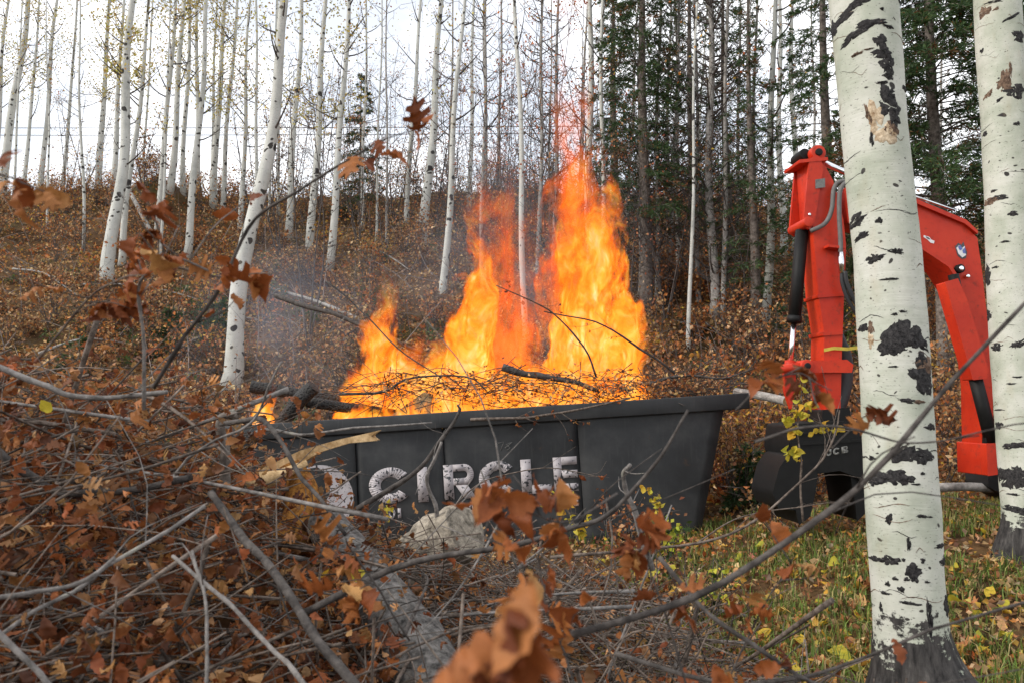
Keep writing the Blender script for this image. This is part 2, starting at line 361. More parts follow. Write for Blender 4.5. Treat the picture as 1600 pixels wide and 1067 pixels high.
def bin_steel():
    m, ns, ls, b = newmat("dark_bin_steel"); tc = ns.new("ShaderNodeTexCoord"); O = tc.outputs["Object"]
    n = noise_node(ns, ls, O, 1.6, 6, 0.65); rp = ramp(ns, [(0.3, (0.010, 0.011, 0.012)), (0.5, (0.024, 0.026, 0.028)), (0.72, (0.055, 0.056, 0.056))]); ls.new(n.outputs["Fac"], rp.inputs[0])
    s = noise_node(ns, ls, O, 1.0, 5, 0.7, (30, 30, 2.2)); sr = ramp(ns, [(0.55, (0, 0, 0)), (0.8, (0.6, 0.6, 0.6))]); ls.new(s.outputs["Fac"], sr.inputs[0])
    c = mixc(ns, ls, sr.outputs[0], rp.outputs[0], (0.058, 0.057, 0.056))
    r_ = noise_node(ns, ls, O, 7, 6, 0.75); r2 = ramp(ns, [(0.64, (0, 0, 0)), (0.74, (0.55, 0.55, 0.55))]); ls.new(r_.outputs["Fac"], r2.inputs[0])
    c = mixc(ns, ls, r2.outputs[0], c, (0.075, 0.038, 0.022))
    ls.new(c, b.inputs["Base Color"]); rr = ramp(ns, [(0.3, (0.42,) * 3), (0.7, (0.62,) * 3)]); ls.new(n.outputs["Fac"], rr.inputs[0]); ls.new(rr.outputs[0], b.inputs["Roughness"])
    b.inputs["Metallic"].default_value = 0.25
    n3 = noise_node(ns, ls, O, 3.5, 3); bumpn(ns, ls, b, n3.outputs["Fac"], 0.25, 0.02)
    return m
M["bin"] = bin_steel()
def worn_letter():
    m, ns, ls, b = newmat("worn_white_lettering"); tc = ns.new("ShaderNodeTexCoord"); O = tc.outputs["Object"]
    v = noise_node(ns, ls, O, 34, 2, 0.5); big = noise_node(ns, ls, O, 1.5, 3)
    a = math_n(ns, ls, 'ADD', v.outputs["Fac"], math_n(ns, ls, 'MULTIPLY', math_n(ns, ls, 'SUBTRACT', big.outputs["Fac"], 0.5), 0.5))
    k = math_n(ns, ls, 'MULTIPLY', math_n(ns, ls, 'SUBTRACT', a, 0.60), 22, True)
    n2 = noise_node(ns, ls, O, 8, 5); wr = ramp(ns, [(0.3, (0.30, 0.275, 0.285)), (0.7, (0.48, 0.445, 0.455))]); ls.new(n2.outputs["Fac"], wr.inputs[0])
    c = mixc(ns, ls, k, wr.outputs[0], (0.03, 0.033, 0.038))
    ls.new(c, b.inputs["Base Color"]); b.inputs["Roughness"].default_value = 0.6
    return m
M["letter"] = worn_letter()
M["letter_dim"] = simple("dim_lettering", (0.16, 0.16, 0.15), 0.6, var=0.4, scale=40)
def char_mat():
    m, ns, ls, b = newmat("charred_wood"); tc = ns.new("ShaderNodeTexCoord"); O = tc.outputs["Object"]
    v = nd(ns, "ShaderNodeTexVoronoi", Scale=24.0, feature='DISTANCE_TO_EDGE'); ls.new(O, v.inputs["Vector"])
    rp = ramp(ns, [(0.0, (0.06, 0.055, 0.05)), (0.08, (0.012, 0.011, 0.011)), (0.5, (0.03, 0.028, 0.027))]); ls.new(v.outputs["Distance"], rp.inputs[0])
    ls.new(rp.outputs[0], b.inputs["Base Color"]); b.inputs["Roughness"].default_value = 0.75
    bumpn(ns, ls, b, v.outputs["Distance"], 1.0, 0.03)
    return m
M["char"] = char_mat()

# ------------------------------------------------------------------ terrain
def ground_z(x, y):
    x = np.asarray(x, float); y = np.asarray(y, float)
    z = 0.065 * np.clip(x, -7, 9) * sstep(3, 7, y) + 0.14 * sstep(1.5, 3.5, x) * sstep(4, 7, y)
    Hc = np.interp(x, [-45, -20, -12, -4, 2, 10, 20, 45], [11.9, 11.5, 11.2, 11.2, 10.9, 9.8, 8.8, 8.8])
    t = np.clip((y - 9.8) / 21.0, 0, 1); t = np.sqrt(t * t + 0.004) - math.sqrt(0.004)
    z = z + Hc * t - 0.16 * np.clip(y - 31.5, 0, 60)
    z = z + 1.5 * np.exp(-((x + 12.6) ** 2 + (y - 26.5) ** 2 * 0.6) / 2.6)
    z = z + (fbm(x * 0.45, y * 0.45) - 0.5) * (0.12 + 0.9 * sstep(10, 16, y)) + (fbm(x * 2.3, y * 2.3, 5.0) - 0.5) * (0.07 + 0.2 * sstep(10, 14, y))
    return z
def gz(x, y): return float(ground_z(x, y))
def ground_hit(px, py, y0=2.0):
    d = ray(px, py); Y = np.arange(y0, 45, 0.05); pts = CAM + d * (Y / d[1])[:, None]
    below = pts[:, 2] < ground_z(pts[:, 0], pts[:, 1])
    gap = pts[:, 2] - ground_z(pts[:, 0], pts[:, 1]) + np.where(Y < 15, 50, 0)
    k = int(np.argmax(below)) if below.any() else int(np.argmin(gap))
    x, y = pts[k][:2]; return np.array((x, y, gz(x, y)))

def ground_material():
    m, ns, ls, b = newmat("forest_floor"); tc = ns.new("ShaderNodeTexCoord"); O = tc.outputs["Object"]
    n = noise_node(ns, ls, O, 1.3, 8, 0.7)
    rp = ramp(ns, [(0.28, (0.028, 0.019, 0.012)), (0.48, (0.085, 0.052, 0.028)), (0.66, (0.16, 0.10, 0.05)), (0.8, (0.24, 0.17, 0.09))]); ls.new(n.outputs["Fac"], rp.inputs[0])
    g = noise_node(ns, ls, O, 0.5, 5, 0.6); gr = ramp(ns, [(0.52, (0, 0, 0)), (0.66, (0.5, 0.5, 0.5))]); ls.new(g.outputs["Fac"], gr.inputs[0])
    c = mixc(ns, ls, gr.outputs[0], rp.outputs[0], (0.05, 0.06, 0.018))
    v = nd(ns, "ShaderNodeTexVoronoi", Scale=14.0); ls.new(O, v.inputs["Vector"]); vr = ramp(ns, [(0.0, (0.6, 0.55, 0.5)), (1.0, (1.5, 1.35, 1.2))]); ls.new(v.outputs["Color"], vr.inputs[0])
    c = mixc(ns, ls, 0.8, c, vr.outputs[0], 'MULTIPLY')
    ls.new(c, b.inputs["Base Color"]); b.inputs["Roughness"].default_value = 0.95; b.inputs["Specular IOR Level"].default_value = 0.1
    n2 = noise_node(ns, ls, O, 22, 6, 0.7); bumpn(ns, ls, b, n2.outputs["Fac"], 0.9, 0.05)
    return m
xs = np.concatenate((np.linspace(-400, -46, 16), np.linspace(-42, -9, 56), np.arange(-8.6, 9, 0.2), np.linspace(9.3, 42, 56), np.linspace(46, 400, 16)))
ys = np.concatenate((np.linspace(-400, -6, 18), np.arange(-5, 14, 0.2), np.linspace(14.3, 36, 75), np.linspace(37, 400, 40)))
gx, gy = np.meshgrid(xs, ys); gzz = ground_z(gx, gy)
import bisect
_xl, _yl = xs.tolist(), ys.tolist()
def gz(x, y):
    """height of the ground sheet itself"""
    i = min(max(bisect.bisect_right(_xl, x) - 1, 0), len(_xl) - 2); j = min(max(bisect.bisect_right(_yl, y) - 1, 0), len(_yl) - 2)
    a = (x - _xl[i]) / (_xl[i + 1] - _xl[i]); b = (y - _yl[j]) / (_yl[j + 1] - _yl[j])
    return float((gzz[j, i] * (1 - a) + gzz[j, i + 1] * a) * (1 - b) + (gzz[j + 1, i] * (1 - a) + gzz[j + 1, i + 1] * a) * b)
gm = MB(); W_ = len(xs); i_ = (np.arange(len(ys) - 1)[:, None] * W_ + np.arange(W_ - 1)[None]).ravel()
gm.add(np.stack((gx, gy, gzz), -1).reshape(-1, 3), np.stack((i_, i_ + 1, i_ + W_ + 1, i_ + W_), -1))
ground = gm.build("ground", ground_material(), smooth=True); tag(ground, "leaf-strewn forest floor rising to a wooded hillside", kind="structure")

BROWN = [(0.26, 0.115, 0.05), (0.38, 0.17, 0.07), (0.48, 0.25, 0.11), (0.18, 0.085, 0.045), (0.55, 0.34, 0.17), (0.12, 0.06, 0.035), (0.48, 0.20, 0.06)]
TAN = [(0.55, 0.38, 0.2), (0.65, 0.47, 0.27), (0.45, 0.29, 0.14), (0.34, 0.2, 0.1)]
GOLD = [(0.55, 0.34, 0.05), (0.60, 0.42, 0.08), (0.45, 0.25, 0.05)]
ORANGE = [(0.50, 0.17, 0.045), (0.55, 0.24, 0.07), (0.42, 0.12, 0.035), (0.58, 0.32, 0.12)]
GREYL = [(0.30, 0.24, 0.17), (0.38, 0.31, 0.22), (0.20, 0.15, 0.11)]
GREEN = [(0.035, 0.075, 0.02), (0.06, 0.11, 0.03), (0.03, 0.06, 0.02)]
LIME = [(0.40, 0.45, 0.04), (0.50, 0.50, 0.06), (0.33, 0.40, 0.05)]

# leaf litter: uncountable, one object
mb = MB()
def litter(N, xf, ylo, yhi, s0, s1):
    y = rng.uniform(ylo, yhi, N); hw = xf(y); x = rng.uniform(-1, 1, N) * hw
    z = ground_z(x, y) + rng.uniform(0.0, 0.05, N)
    pt = fbm(x * 0.5, y * 0.5, 2.0); c = pick(BROWN + TAN + GREYL, N)
    k = (pt > 0.53) & (rng.random(N) < 0.5); c[k] = pick(ORANGE, k.sum())
    k = (pt < 0.46) & (rng.random(N) < 0.55); c[k] = pick(TAN, k.sum())
    k = rng.random(N) < 0.15; c[k] = pick(GOLD + TAN, k.sum())
    ax = rng.normal(size=(N, 3)); ax[:, 2] = rng.normal(0.25, 0.35, N)
    L = rng.uniform(s0, s1, N); mb.blades(np.stack((x, y, z), -1), ax, L, L * rng.uniform(0.5, 0.85, N), c, 0.22)
litter(26000, lambda y: 1.2 + 0.75 * y, 1.3, 10.5, 0.035, 0.075)
litter(95000, lambda y: 2.0 + 0.72 * y, 9.8, 33, 0.06, 0.13)
N_ = 3200; x = rng.uniform(0.6, 5.5, N_); y = rng.uniform(2.3, 8.2, N_); L_ = rng.uniform(0.025, 0.065, N_); ax = rng.normal(size=(N_, 3)); ax[:, 2] *= 0.35
mb.blades(np.stack((x, y, ground_z(x, y) + rng.uniform(0.02, 0.09, N_)), -1), ax, L_, L_ * 0.75, pick(TAN + BROWN + GOLD + [(0.6, 0.5, 0.12)], N_), 0.25)
tag(mb.build("leaf_litter", M["leaf"]), "brown and tan fallen leaves covering the forest floor", "leaf litter", kind="stuff")

# grass on the right-hand side
def grass(N, x0, x1, y0, y1, thr, h0, h1):
    x = rng.uniform(x0, x1, N); y = rng.uniform(y0, y1, N)
    k = fbm(x * 1.6, y * 1.6, 9.0) + 0.25 * (vnoise(x * 6, y * 6) - 0.5) > thr; x, y = x[k], y[k]; n = len(x)
    z = ground_z(x, y) - 0.01; a = rng.uniform(0, 2 * math.pi, n); h = rng.uniform(h0, h1, n); w = rng.uniform(0.003, 0.006, n)
    d = np.stack((np.cos(a), np.sin(a), 0 * a), -1); s = np.stack((-np.sin(a), np.cos(a), 0 * a), -1); b = np.stack((x, y, z), -1); up = np.array((0, 0, 1.0))
    lean = rng.uniform(0.2, 1.25, n)[:, None]; H = h[:, None]; Wd = w[:, None]
    p1 = b + up * H * 0.55 + d * H * 0.2 * lean; p2 = b + up * H * (1 - 0.35 * lean) + d * H * 0.75 * lean
    v = np.stack((b - s * Wd, b + s * Wd, p1 + s * Wd * 0.8, p1 - s * Wd * 0.8, p2), 1).reshape(-1, 3); i = np.arange(n)[:, None] * 5
    c = pick([(0.12, 0.20, 0.035), (0.18, 0.26, 0.055), (0.09, 0.15, 0.03), (0.14, 0.22, 0.05), (0.30, 0.28, 0.10), (0.36, 0.30, 0.14)], n)
    base = mbg.n; mbg.add(v, i + np.array([[0, 1, 2, 3]]), c); mbg.T.append(base + i + np.array([[3, 2, 4]])); mbg.CT.append(c)
mbg = MB()
grass(46000, 0.5, 6.0, 2.2, 8.6, 0.465, 0.05, 0.2)
grass(9000, -1.2, 1.5, 2.6, 7.6, 0.52, 0.05, 0.16)
grass(8000, -7, 2, 9.5, 15, 0.55, 0.08, 0.22)
tag(mbg.build("grass", M["leaf"]), "green and straw-coloured grass growing around the aspen feet", "grass", kind="stuff")

# lobed leaves, shared mesh data
def lobed_leaf(seed, kind=0):
    g = np.random.default_rng(seed); m = MB()
    if kind == 0:      # deeply lobed
        prof = [(0, .02), (.10, .05), (.16, .26), (.26, .30), (.30, .12), (.40, .14), (.46, .42), (.60, .40), (.60, .17), (.70, .15), (.76, .30), (.86, .24), (.86, .10), (1.0, .0)]
    elif kind == 2:    # shallow, ragged
        prof = [(0, .02), (.08, .10), (.2, .20), (.27, .17), (.4, .29), (.5, .25), (.62, .30), (.7, .19), (.82, .17), (.92, .06), (1.0, .0)]
    else:              # oval
        prof = [(0, .02), (.12, .18), (.3, .32), (.5, .36), (.7, .29), (.87, .14), (1.0, .0)]
    prof = np.array(prof); c1, c2, tw = g.uniform(-2.2, 2.2), g.uniform(0.8, 3.6), g.uniform(-1.6, 1.6)
    def sh(x, y):
        w = y + 0 * x
        return (x + g.normal(0, 0.008), w, c2 * y * y * 0.9 + c1 * (x - 0.3) ** 2 * 0.55 + tw * x * y + g.normal(0, 0.055))
    n = len(prof); mid = [sh(p[0], 0.0) for p in prof]; L = [sh(*p) for p in prof]; Rr = [sh(p[0], -p[1]) for p in prof]
    f = []
    for k in range(n - 1): f += [(k, k + 1, n + k + 1), (k, n + k + 1, n + k), (k, 2 * n + k + 1, k + 1), (k, 2 * n + k, 2 * n + k + 1)]
    m.add(mid + L + Rr, f); return m
LEAF = {}
for mname in ("leaf_rust", "leaf_fallen", "leaf_yellow"):
    LEAF[mname] = [lobed_leaf(10 + k, 1 if mname == "leaf_yellow" else (0 if k % 3 == 0 else 2)).build("leaf", M[mname], smooth=True, mesh_only=True) for k in range(6)]
def put_leaf(parent, world_pos, size, mname="leaf_rust", axis=None, flat=False, name="leaf"):
    o = bpy.data.objects.new(name, random.choice(LEAF[mname])); COL.objects.link(o)
    if parent is not None: o.parent = parent
    o.location = Vector(world_pos) - (parent.location if parent is not None else Vector((0, 0, 0)))
    if flat: o.rotation_euler = (random.gauss(0, 0.3), random.gauss(0, 0.3), random.uniform(0, 6.28))
    else:
        ax = Vector(axis if axis is not None else (random.gauss(0, 1), random.gauss(0, 1), random.gauss(-0.5, 0.7))).normalized()
        o.rotation_euler = (ax.to_track_quat('X', 'Z').to_matrix() @ Matrix.Rotation(random.uniform(0, 6.28), 3, 'X')).to_euler()
    o.scale = (size,) * 3
    return o
for k in range(290):
    px = random.uniform(930, 1600); py = random.uniform(830, 1067) if k > 40 else random.uniform(900, 1067)
    h = ground_hit(px, py, 1.5)
    if h[1] > 9: continue
    put_leaf(ground, h + np.array((0, 0, random.uniform(0.02, 0.06))), random.uniform(0.055, 0.10), random.choice(("leaf_fallen", "leaf_fallen", "leaf_fallen", "leaf_yellow")), flat=True)

# ------------------------------------------------------------------ the burn bin
BY = 8.2; TILT = R(3.65)
BO = P(750, 640, BY)                                   # a point on the rim's front top edge
eu = np.array((math.cos(TILT), 0, math.sin(TILT))); ev = np.array((-math.sin(TILT), 0, math.cos(TILT))); ew = np.array((0, 1.0, 0))
def B(u, v, w): return BO + eu * u + ev * v + ew * w    # along the bin, up its side, into its depth
def buv(px, py):
    d = P(px, py, BY) - BO; return float(d @ eu), float(d @ ev)
bin_root = thing("metal_bin", tuple(B(0, -1.5, 0.9)), "long dark steel open-top bin with worn white lettering, full of burning brush", "bin")
def bbox(mb, u0, u1, v0, v1, w0, w1):
    m = MB(); m.box((u0, v0, w0), (u1, v1, w1)); v = m.V[0]
    v = np.array([B(*p) for p in v]); q = m.Q[0][:, ::-1]; mb.add(v, q)
DEP = 1.85; uL, uR = buv(352, 640)[0], buv(1137, 630)[0]; VB = -1.52; SL = 0.42       # ends lean inwards by SL at the bottom
def end_u(v, right): return (uR - SL * (-v) / 1.5) if right else (uL + SL * (-v) / 1.5)
seams = [buv(556, 720)[0], buv(694, 720)[0], buv(906, 720)[0]]
panels = []; edges = [None] + seams + [None]; step = [0.0, 0.010, 0.016, 0.006]
for k in range(4):
    v0, v1 = VB, -0.06
    ul = lambda v: end_u(v, False) if edges[k] is None else edges[k] + 0.0025
    ur = lambda v: end_u(v, True) if edges[k + 1] is None else edges[k + 1] - 0.0025
    nu, nv = 12, 10; g = []
    for b_ in range(nv + 1):
        for a_ in range(nu + 1):
            v = v0 + (v1 - v0) * b_ / nv; a, c = ul(v), ur(v); u = a + (c - a) * a_ / nu
            dent = 0.05 * (vnoise(u * 1.7 + 3, v * 1.7) - 0.5) * math.sin(math.pi * a_ / nu) * math.sin(math.pi * b_ / nv)
            g.append(B(u, v, step[k] + dent))
    m = MB(); i = (np.arange(nv)[:, None] * (nu + 1) + np.arange(nu)[None]).ravel()
    m.add(g, np.stack((i, i + 1, i + nu + 2, i + nu + 1), -1)); o = child(m, "side_panel", M["bin"], bin_root, smooth=True); panels.append(o)
    sd_ = o.modifiers.new("thick", 'SOLIDIFY'); sd_.thickness = 0.008; sd_.offset = -1
m = MB(); bbox(m, end_u(VB, False), end_u(VB, True), VB - 0.03, VB, 0.05, DEP - 0.02); child(m, "floor_plate", M["bin"], bin_root)
for s_ in seams:
    m = MB(); bbox(m, s_ - 0.035, s_ + 0.035, VB + 0.02, -0.172, 0.06, 0.10); child(m, "seam_backing", M["bin"], bin_root)
for right in (False, True):
    m = MB(); t_ = -0.008 if right else 0.008
    v = [B(end_u(v, right) + dt, v, w) for dt in (0, t_) for v, w in ((VB, 0.045), (-0.17, 0.045), (-0.17, DEP - 0.01), (VB, DEP - 0.01))]
    m.add(v, [(0, 1, 2, 3), (7, 6, 5, 4), (0, 4, 5, 1), (1, 5, 6, 2), (2, 6, 7, 3), (3, 7, 4, 0)]); child(m, "end_panel", M["bin"], bin_root)
m = MB(); bbox(m, end_u(VB, False), end_u(VB, True), VB, -0.17, DEP, DEP + 0.008); child(m, "back_panel", M["bin"], bin_root)
for (a, c, w0, w1) in ((uL - 0.22, uR + 0.22, -0.055, 0.06), (uL - 0.22, uR + 0.22, DEP - 0.06, DEP + 0.055), (uL - 0.10, uL + 0.02, 0.062, DEP - 0.062), (uR - 0.02, uR + 0.10, 0.062, DEP - 0.062)):
    m = MB(); bbox(m, a, c, -0.168, 0.0, w0, w1); bevel(child(m, "rim_tube", M["bin"], bin_root), 0.012, 3)
for u_ in (-2.3, 2.0):
    m = MB(); bbox(m, u_ - 0.06, u_ + 0.06, VB - 0.13, VB - 0.032, 0.1, DEP - 0.1); child(m, "skid", M["bin"], bin_root)

# lettering
def arc(cx, cy, ro, ri, a0, a1, n, ex=1.0, ey=1.0):
    t = np.radians(np.linspace(a0, a1, n)); o = np.stack((cx + ro * ex * np.cos(t), cy + ro * ey * np.sin(t)), -1)
    i = np.stack((cx + ri[0] * np.cos(t), cy + ri[1] * np.sin(t)), -1); return o, i
def glyph(ch):
    """quads (4 points each) in a box 1 high; returns quads, width"""
    q = []; S = 0.30
    rect = lambda a, b, c, d: q.append([(a, b), (c, b), (c, d), (a, d)])
    def strip(o, i):
        for k in range(len(o) - 1): q.append([tuple(i[k]), tuple(o[k]), tuple(o[k + 1]), tuple(i[k + 1])])
    if ch in "CO":
        w = 1.08; o, i = arc(w / 2, 0.5, 0.52, (0.25, 0.24), *((38, 322) if ch == "C" else (0, 360)), 34, 1.04, 1.0); strip(o, i); return q, w
    if ch == "I": rect(0, 0, S, 1); return q, S
    if ch == "L": rect(0, 0, S, 1); rect(S, 0, 0.86, 0.25); return q, 0.86
    if ch == "E":
        rect(0, 0, S, 1)
        for a, b in ((0, .23), (.39, .61), (.77, 1)): rect(S, a, 0.86, b)
        return q, 0.86
    if ch in "RB":
        rect(0, 0, S, 1)
        def bowl(y0, y1, xr):
            cy, ry = (y0 + y1) / 2, (y1 - y0) / 2; n = 14; t = np.radians(np.linspace(-90, 90, n))
            o = np.stack((xr - ry + ry * np.cos(t), cy + ry * np.sin(t)), -1); i = np.stack((xr - ry + (ry - .2) * np.cos(t), cy + (ry - .2) * np.sin(t)), -1); strip(o, i)
            rect(S, y0, xr - ry, y0 + .2); rect(S, y1 - .2, xr - ry, y1)
        bowl(0.40 if ch == "R" else 0.46, 1.0, 0.94)
        if ch == "R": q.append([(0.62, 0), (0.99, 0), (0.72, 0.398), (0.36, 0.398)])
        else: bowl(0.0, 0.44, 0.98)
        return q, 0.98
    if ch == "A": q += [[(0, 0), (.26, 0), (.53, .98), (.36, .98)], [(.66, 0), (.92, 0), (.56, .98), (.535, .98)], [(.30, .2), (.62, .2), (.57, .36), (.345, .36)]]; return q, 0.92
    if ch == "U":
        t = np.radians(np.linspace(180, 360, 16)); strip(np.stack((.46 + .46 * np.cos(t), .4 + .4 * np.sin(t)), -1), np.stack((.46 + .2 * np.cos(t), .4 + .18 * np.sin(t)), -1)); rect(0, .4, .26, 1); rect(.66, .4, .92, 1); return q, .92
    if ch == "J":
        t = np.radians(np.linspace(180, 360, 16)); strip(np.stack((.4 + .4 * np.cos(t), .4 + .4 * np.sin(t)), -1), np.stack((.4 + .14 * np.cos(t), .4 + .18 * np.sin(t)), -1)); rect(.54, .4, .8, 1); return q, .8
    if ch == "Y": q += [[(.33, 0), (.6, 0), (.6, .45), (.33, .45)], [(0, 1), (.28, 1), (.6, .452), (.33, .452)], [(.66, 1), (.93, 1), (.602, .5), (.5, .62)]]; return q, .93
    return q, 0.5
def letters(parent, text, f, h, wscale, mat, advance=0.14, t=0.003, under=None):
    """f(a, b, depth) maps letter units to world; one mesh for each letter"""
    x = 0
    for ch in text:
        q, w = glyph(ch); m = MB()
        for quad in q:
            fr = [f(x + p[0] * wscale, p[1], 0.0) for p in quad]; bk = [f(x + p[0] * wscale, p[1], t) for p in quad]
            m.add(fr + bk, [(0, 1, 2, 3), (0, 4, 5, 1), (1, 5, 6, 2), (2, 6, 7, 3), (3, 7, 4, 0)])
        if q: child(m, "letter", mat, parent, under=under)
        x += w * wscale + advance
def put_word(txt, px, py_base, hpx, wpx, mat, w0):
    u, v = buv(px, py_base); h = hpx * BY / FPX; q, w = glyph(txt); sx = (wpx * BY / FPX / h) / w
    letters(bin_root, txt, lambda a, b, d: B(u + a * h, v + b * h, w0 + d), h, sx, mat, under=panels[sum(px > q_ for q_ in (556, 694, 906))])
for ch, x0, x1, yb, w0 in (("C", 578, 645, 787, 0.0), ("I", 654, 670, 784, 0.0), ("R", 695, 744, 780.5, 0.012), ("C", 750, 809, 776.5, 0.012), ("L", 816, 862, 772, 0.012), ("E", 867, 904, 768.5, 0.012)):
    put_word(ch, x0, yb, 53, x1 - x0, M["letter"], w0 - 0.012)
for ch, x0, x1, yb in (("O", 607, 618, 810), ("I", 622, 627, 809), ("Y", 712, 724, 803), ("A", 730, 743, 802), ("U", 747, 759, 801), ("E", 822, 832, 795), ("A", 868, 881, 791.5), ("R", 884, 895, 791), ("E", 897, 904, 790)):
    put_word(ch, x0, yb, 15, x1 - x0, M["letter"], 0.0 if ch != "" else 0)
# round emblem: a white disc with a dark hanging lamp shape cut out of it
ucc, vcc = buv(500, 779); rr = 0.355; m = MB(); n = 48
ring = [B(ucc + rr * math.cos(t), vcc + rr * math.sin(t), -0.014) for t in np.linspace(0, 2 * math.pi, n, endpoint=False)]
prism(ring, (0, -1, 0), 0.003, m); child(m, "emblem_disc", M["letter"], bin_root, under=panels[0])
m = MB()
lamp = [(-.006, .36), (.006, .36), (.006, .20), (.03, .19), (.035, .14), (.11, .13), (.115, .10), (.07, .085), (.12, .04), (.10, .02), (.03, .05), (-.02, .03), (-.06, .08), (-.045, .13), (-.02, .19), (-.006, .2)]
prism([B(ucc - 0.02 + a, vcc + b, -0.018) for a, b in lamp], (0, -1, 0), 0.003, m); child(m, "emblem_figure", M["bin"], bin_root, under=panels[0])
# chalk scribble "78" beside the lettering
m = MB()
for stroke in ([(778, 692), (787, 690), (782, 703)], [(798, 691), (791, 694), (797, 699), (792, 703), (789, 699), (796, 694), (800, 690)]):
    m.tube([B(*buv(x, y), 0.016) for x, y in stroke], 0.003, 4)
child(m, "chalk_number", M["letter_dim"], bin_root, under=panels[2])

# ------------------------------------------------------------------ fire
def fire_mat(name, K, S, thr, wild, cols, soot=(0.25, 0.03, 0.0)):
    m = bpy.data.materials.new(name); m.use_nodes = True; ns, ls = m.node_tree.nodes, m.node_tree.links
    for n in list(ns):
        if n.type != 'OUTPUT_MATERIAL': ns.remove(n)
    out = [n for n in ns if n.type == 'OUTPUT_MATERIAL'][0]
    ge = ns.new("ShaderNodeNewGeometry"); tc = ns.new("ShaderNodeTexCoord")
    w1 = noise_node(ns, ls, ge.outputs["Position"], 1.0, 2, 0.5, (2.2, 2.2, 1.2))
    sub = ns.new("ShaderNodeVectorMath"); sub.operation = 'SUBTRACT'; sub.inputs[1].default_value = (0.5, 0.5, 0.5); ls.new(w1.outputs["Color"], sub.inputs[0])
    sc = ns.new("ShaderNodeVectorMath"); sc.operation = 'SCALE'; sc.inputs["Scale"].default_value = 0.75; ls.new(sub.outputs[0], sc.inputs[0])
    ad = ns.new("ShaderNodeVectorMath"); ad.operation = 'ADD'; ls.new(ge.outputs["Position"], ad.inputs[0]); ls.new(sc.outputs[0], ad.inputs[1])
    n1 = noise_node(ns, ls, ad.outputs[0], 1.0, 7, 0.68, (4.6, 4.6, 2.0))
    n2 = noise_node(ns, ls, ad.outputs[0], 1.0, 5, 0.65, (16, 16, 5.0))
    sx = ns.new("ShaderNodeSeparateXYZ"); ls.new(tc.outputs["Object"], sx.inputs[0])
    # radius from the axis, wobbling with the coarse noise
    wx = ns.new("ShaderNodeSeparateXYZ"); ls.new(sub.outputs[0], wx.inputs[0])
    f = lambda op, a, b=None, c=False: math_n(ns, ls, op, a, b, c)
    xx = f('ADD', sx.outputs[0], f('MULTIPLY', wx.outputs[0], f('ADD', 0.5, f('MULTIPLY', sx.outputs[2], 1.3)))); yy = f('ADD', sx.outputs[1], f('MULTIPLY', wx.outputs[1], 0.6)); z = sx.outputs[2]
    r = f('SQRT', f('ADD', f('MULTIPLY', xx, xx), f('MULTIPLY', yy, yy)))
    zi = f('SUBTRACT', 1.0, z, True); Rz = f('ADD', f('MULTIPLY', f('MULTIPLY', zi, zi), 0.62), 0.38)
    e = f('SUBTRACT', 1.0, f('DIVIDE', r, Rz))
    fld = f('ADD', f('MULTIPLY', e, 0.75), f('MULTIPLY', f('SUBTRACT', n1.outputs["Fac"], 0.5), f('ADD', 2.9, f('MULTIPLY', z, wild))))
    fld = f('SUBTRACT', fld, f('MULTIPLY', f('MAXIMUM', f('SUBTRACT', 0.30, e), 0.0), 2.2))
    fld = f('SUBTRACT', fld, f('ADD', thr, f('MULTIPLY', f('POWER', z, 1.5), 0.75)))
    dens = f('MULTIPLY', fld, 4.5, True)
    if 'wisp' in name: dens = f('MULTIPLY', dens, f('MULTIPLY', f('SUBTRACT', z, 0.04), 4.0, True))
    tmp = f('ADD', f('MULTIPLY', fld, 0.9), f('MULTIPLY', f('SUBTRACT', n2.outputs["Fac"], 0.5), 2.0))
    tmp = f('SUBTRACT', f('ADD', tmp, 0.37), f('MULTIPLY', z, 0.40))
    rp = ramp(ns, cols); ls.new(tmp, rp.inputs[0])
    ab = ns.new("ShaderNodeVolumeAbsorption"); ab.inputs["Color"].default_value = (*soot, 1)
    k = f('MULTIPLY', dens, f('MAXIMUM', f('MULTIPLY', f('POWER', f('SUBTRACT', 1.05, z), 1.7), K), 0.5))
    ls.new(k, ab.inputs["Density"])
    em = ns.new("ShaderNodeEmission"); ls.new(rp.outputs[0], em.inputs["Color"]); ls.new(f('MULTIPLY', k, S), em.inputs["Strength"])
    add = ns.new("ShaderNodeAddShader"); ls.new(ab.outputs[0], add.inputs[0]); ls.new(em.outputs[0], add.inputs[1]); ls.new(add.outputs[0], out.inputs["Volume"])
    return m, ns, ls, out
FCOL = [(0.0, (0.55, 0.055, 0.006)), (0.22, (0.95, 0.14, 0.008)), (0.45, (1.0, 0.30, 0.018)), (0.66, (1.0, 0.50, 0.05)), (0.84, (1.0, 0.74, 0.20)), (1.0, (1.0, 0.88, 0.5))]
M["fire"], fns, fls, fout = fire_mat("flame_gas", 26.0, 0.80, 0.04, 2.6, FCOL)
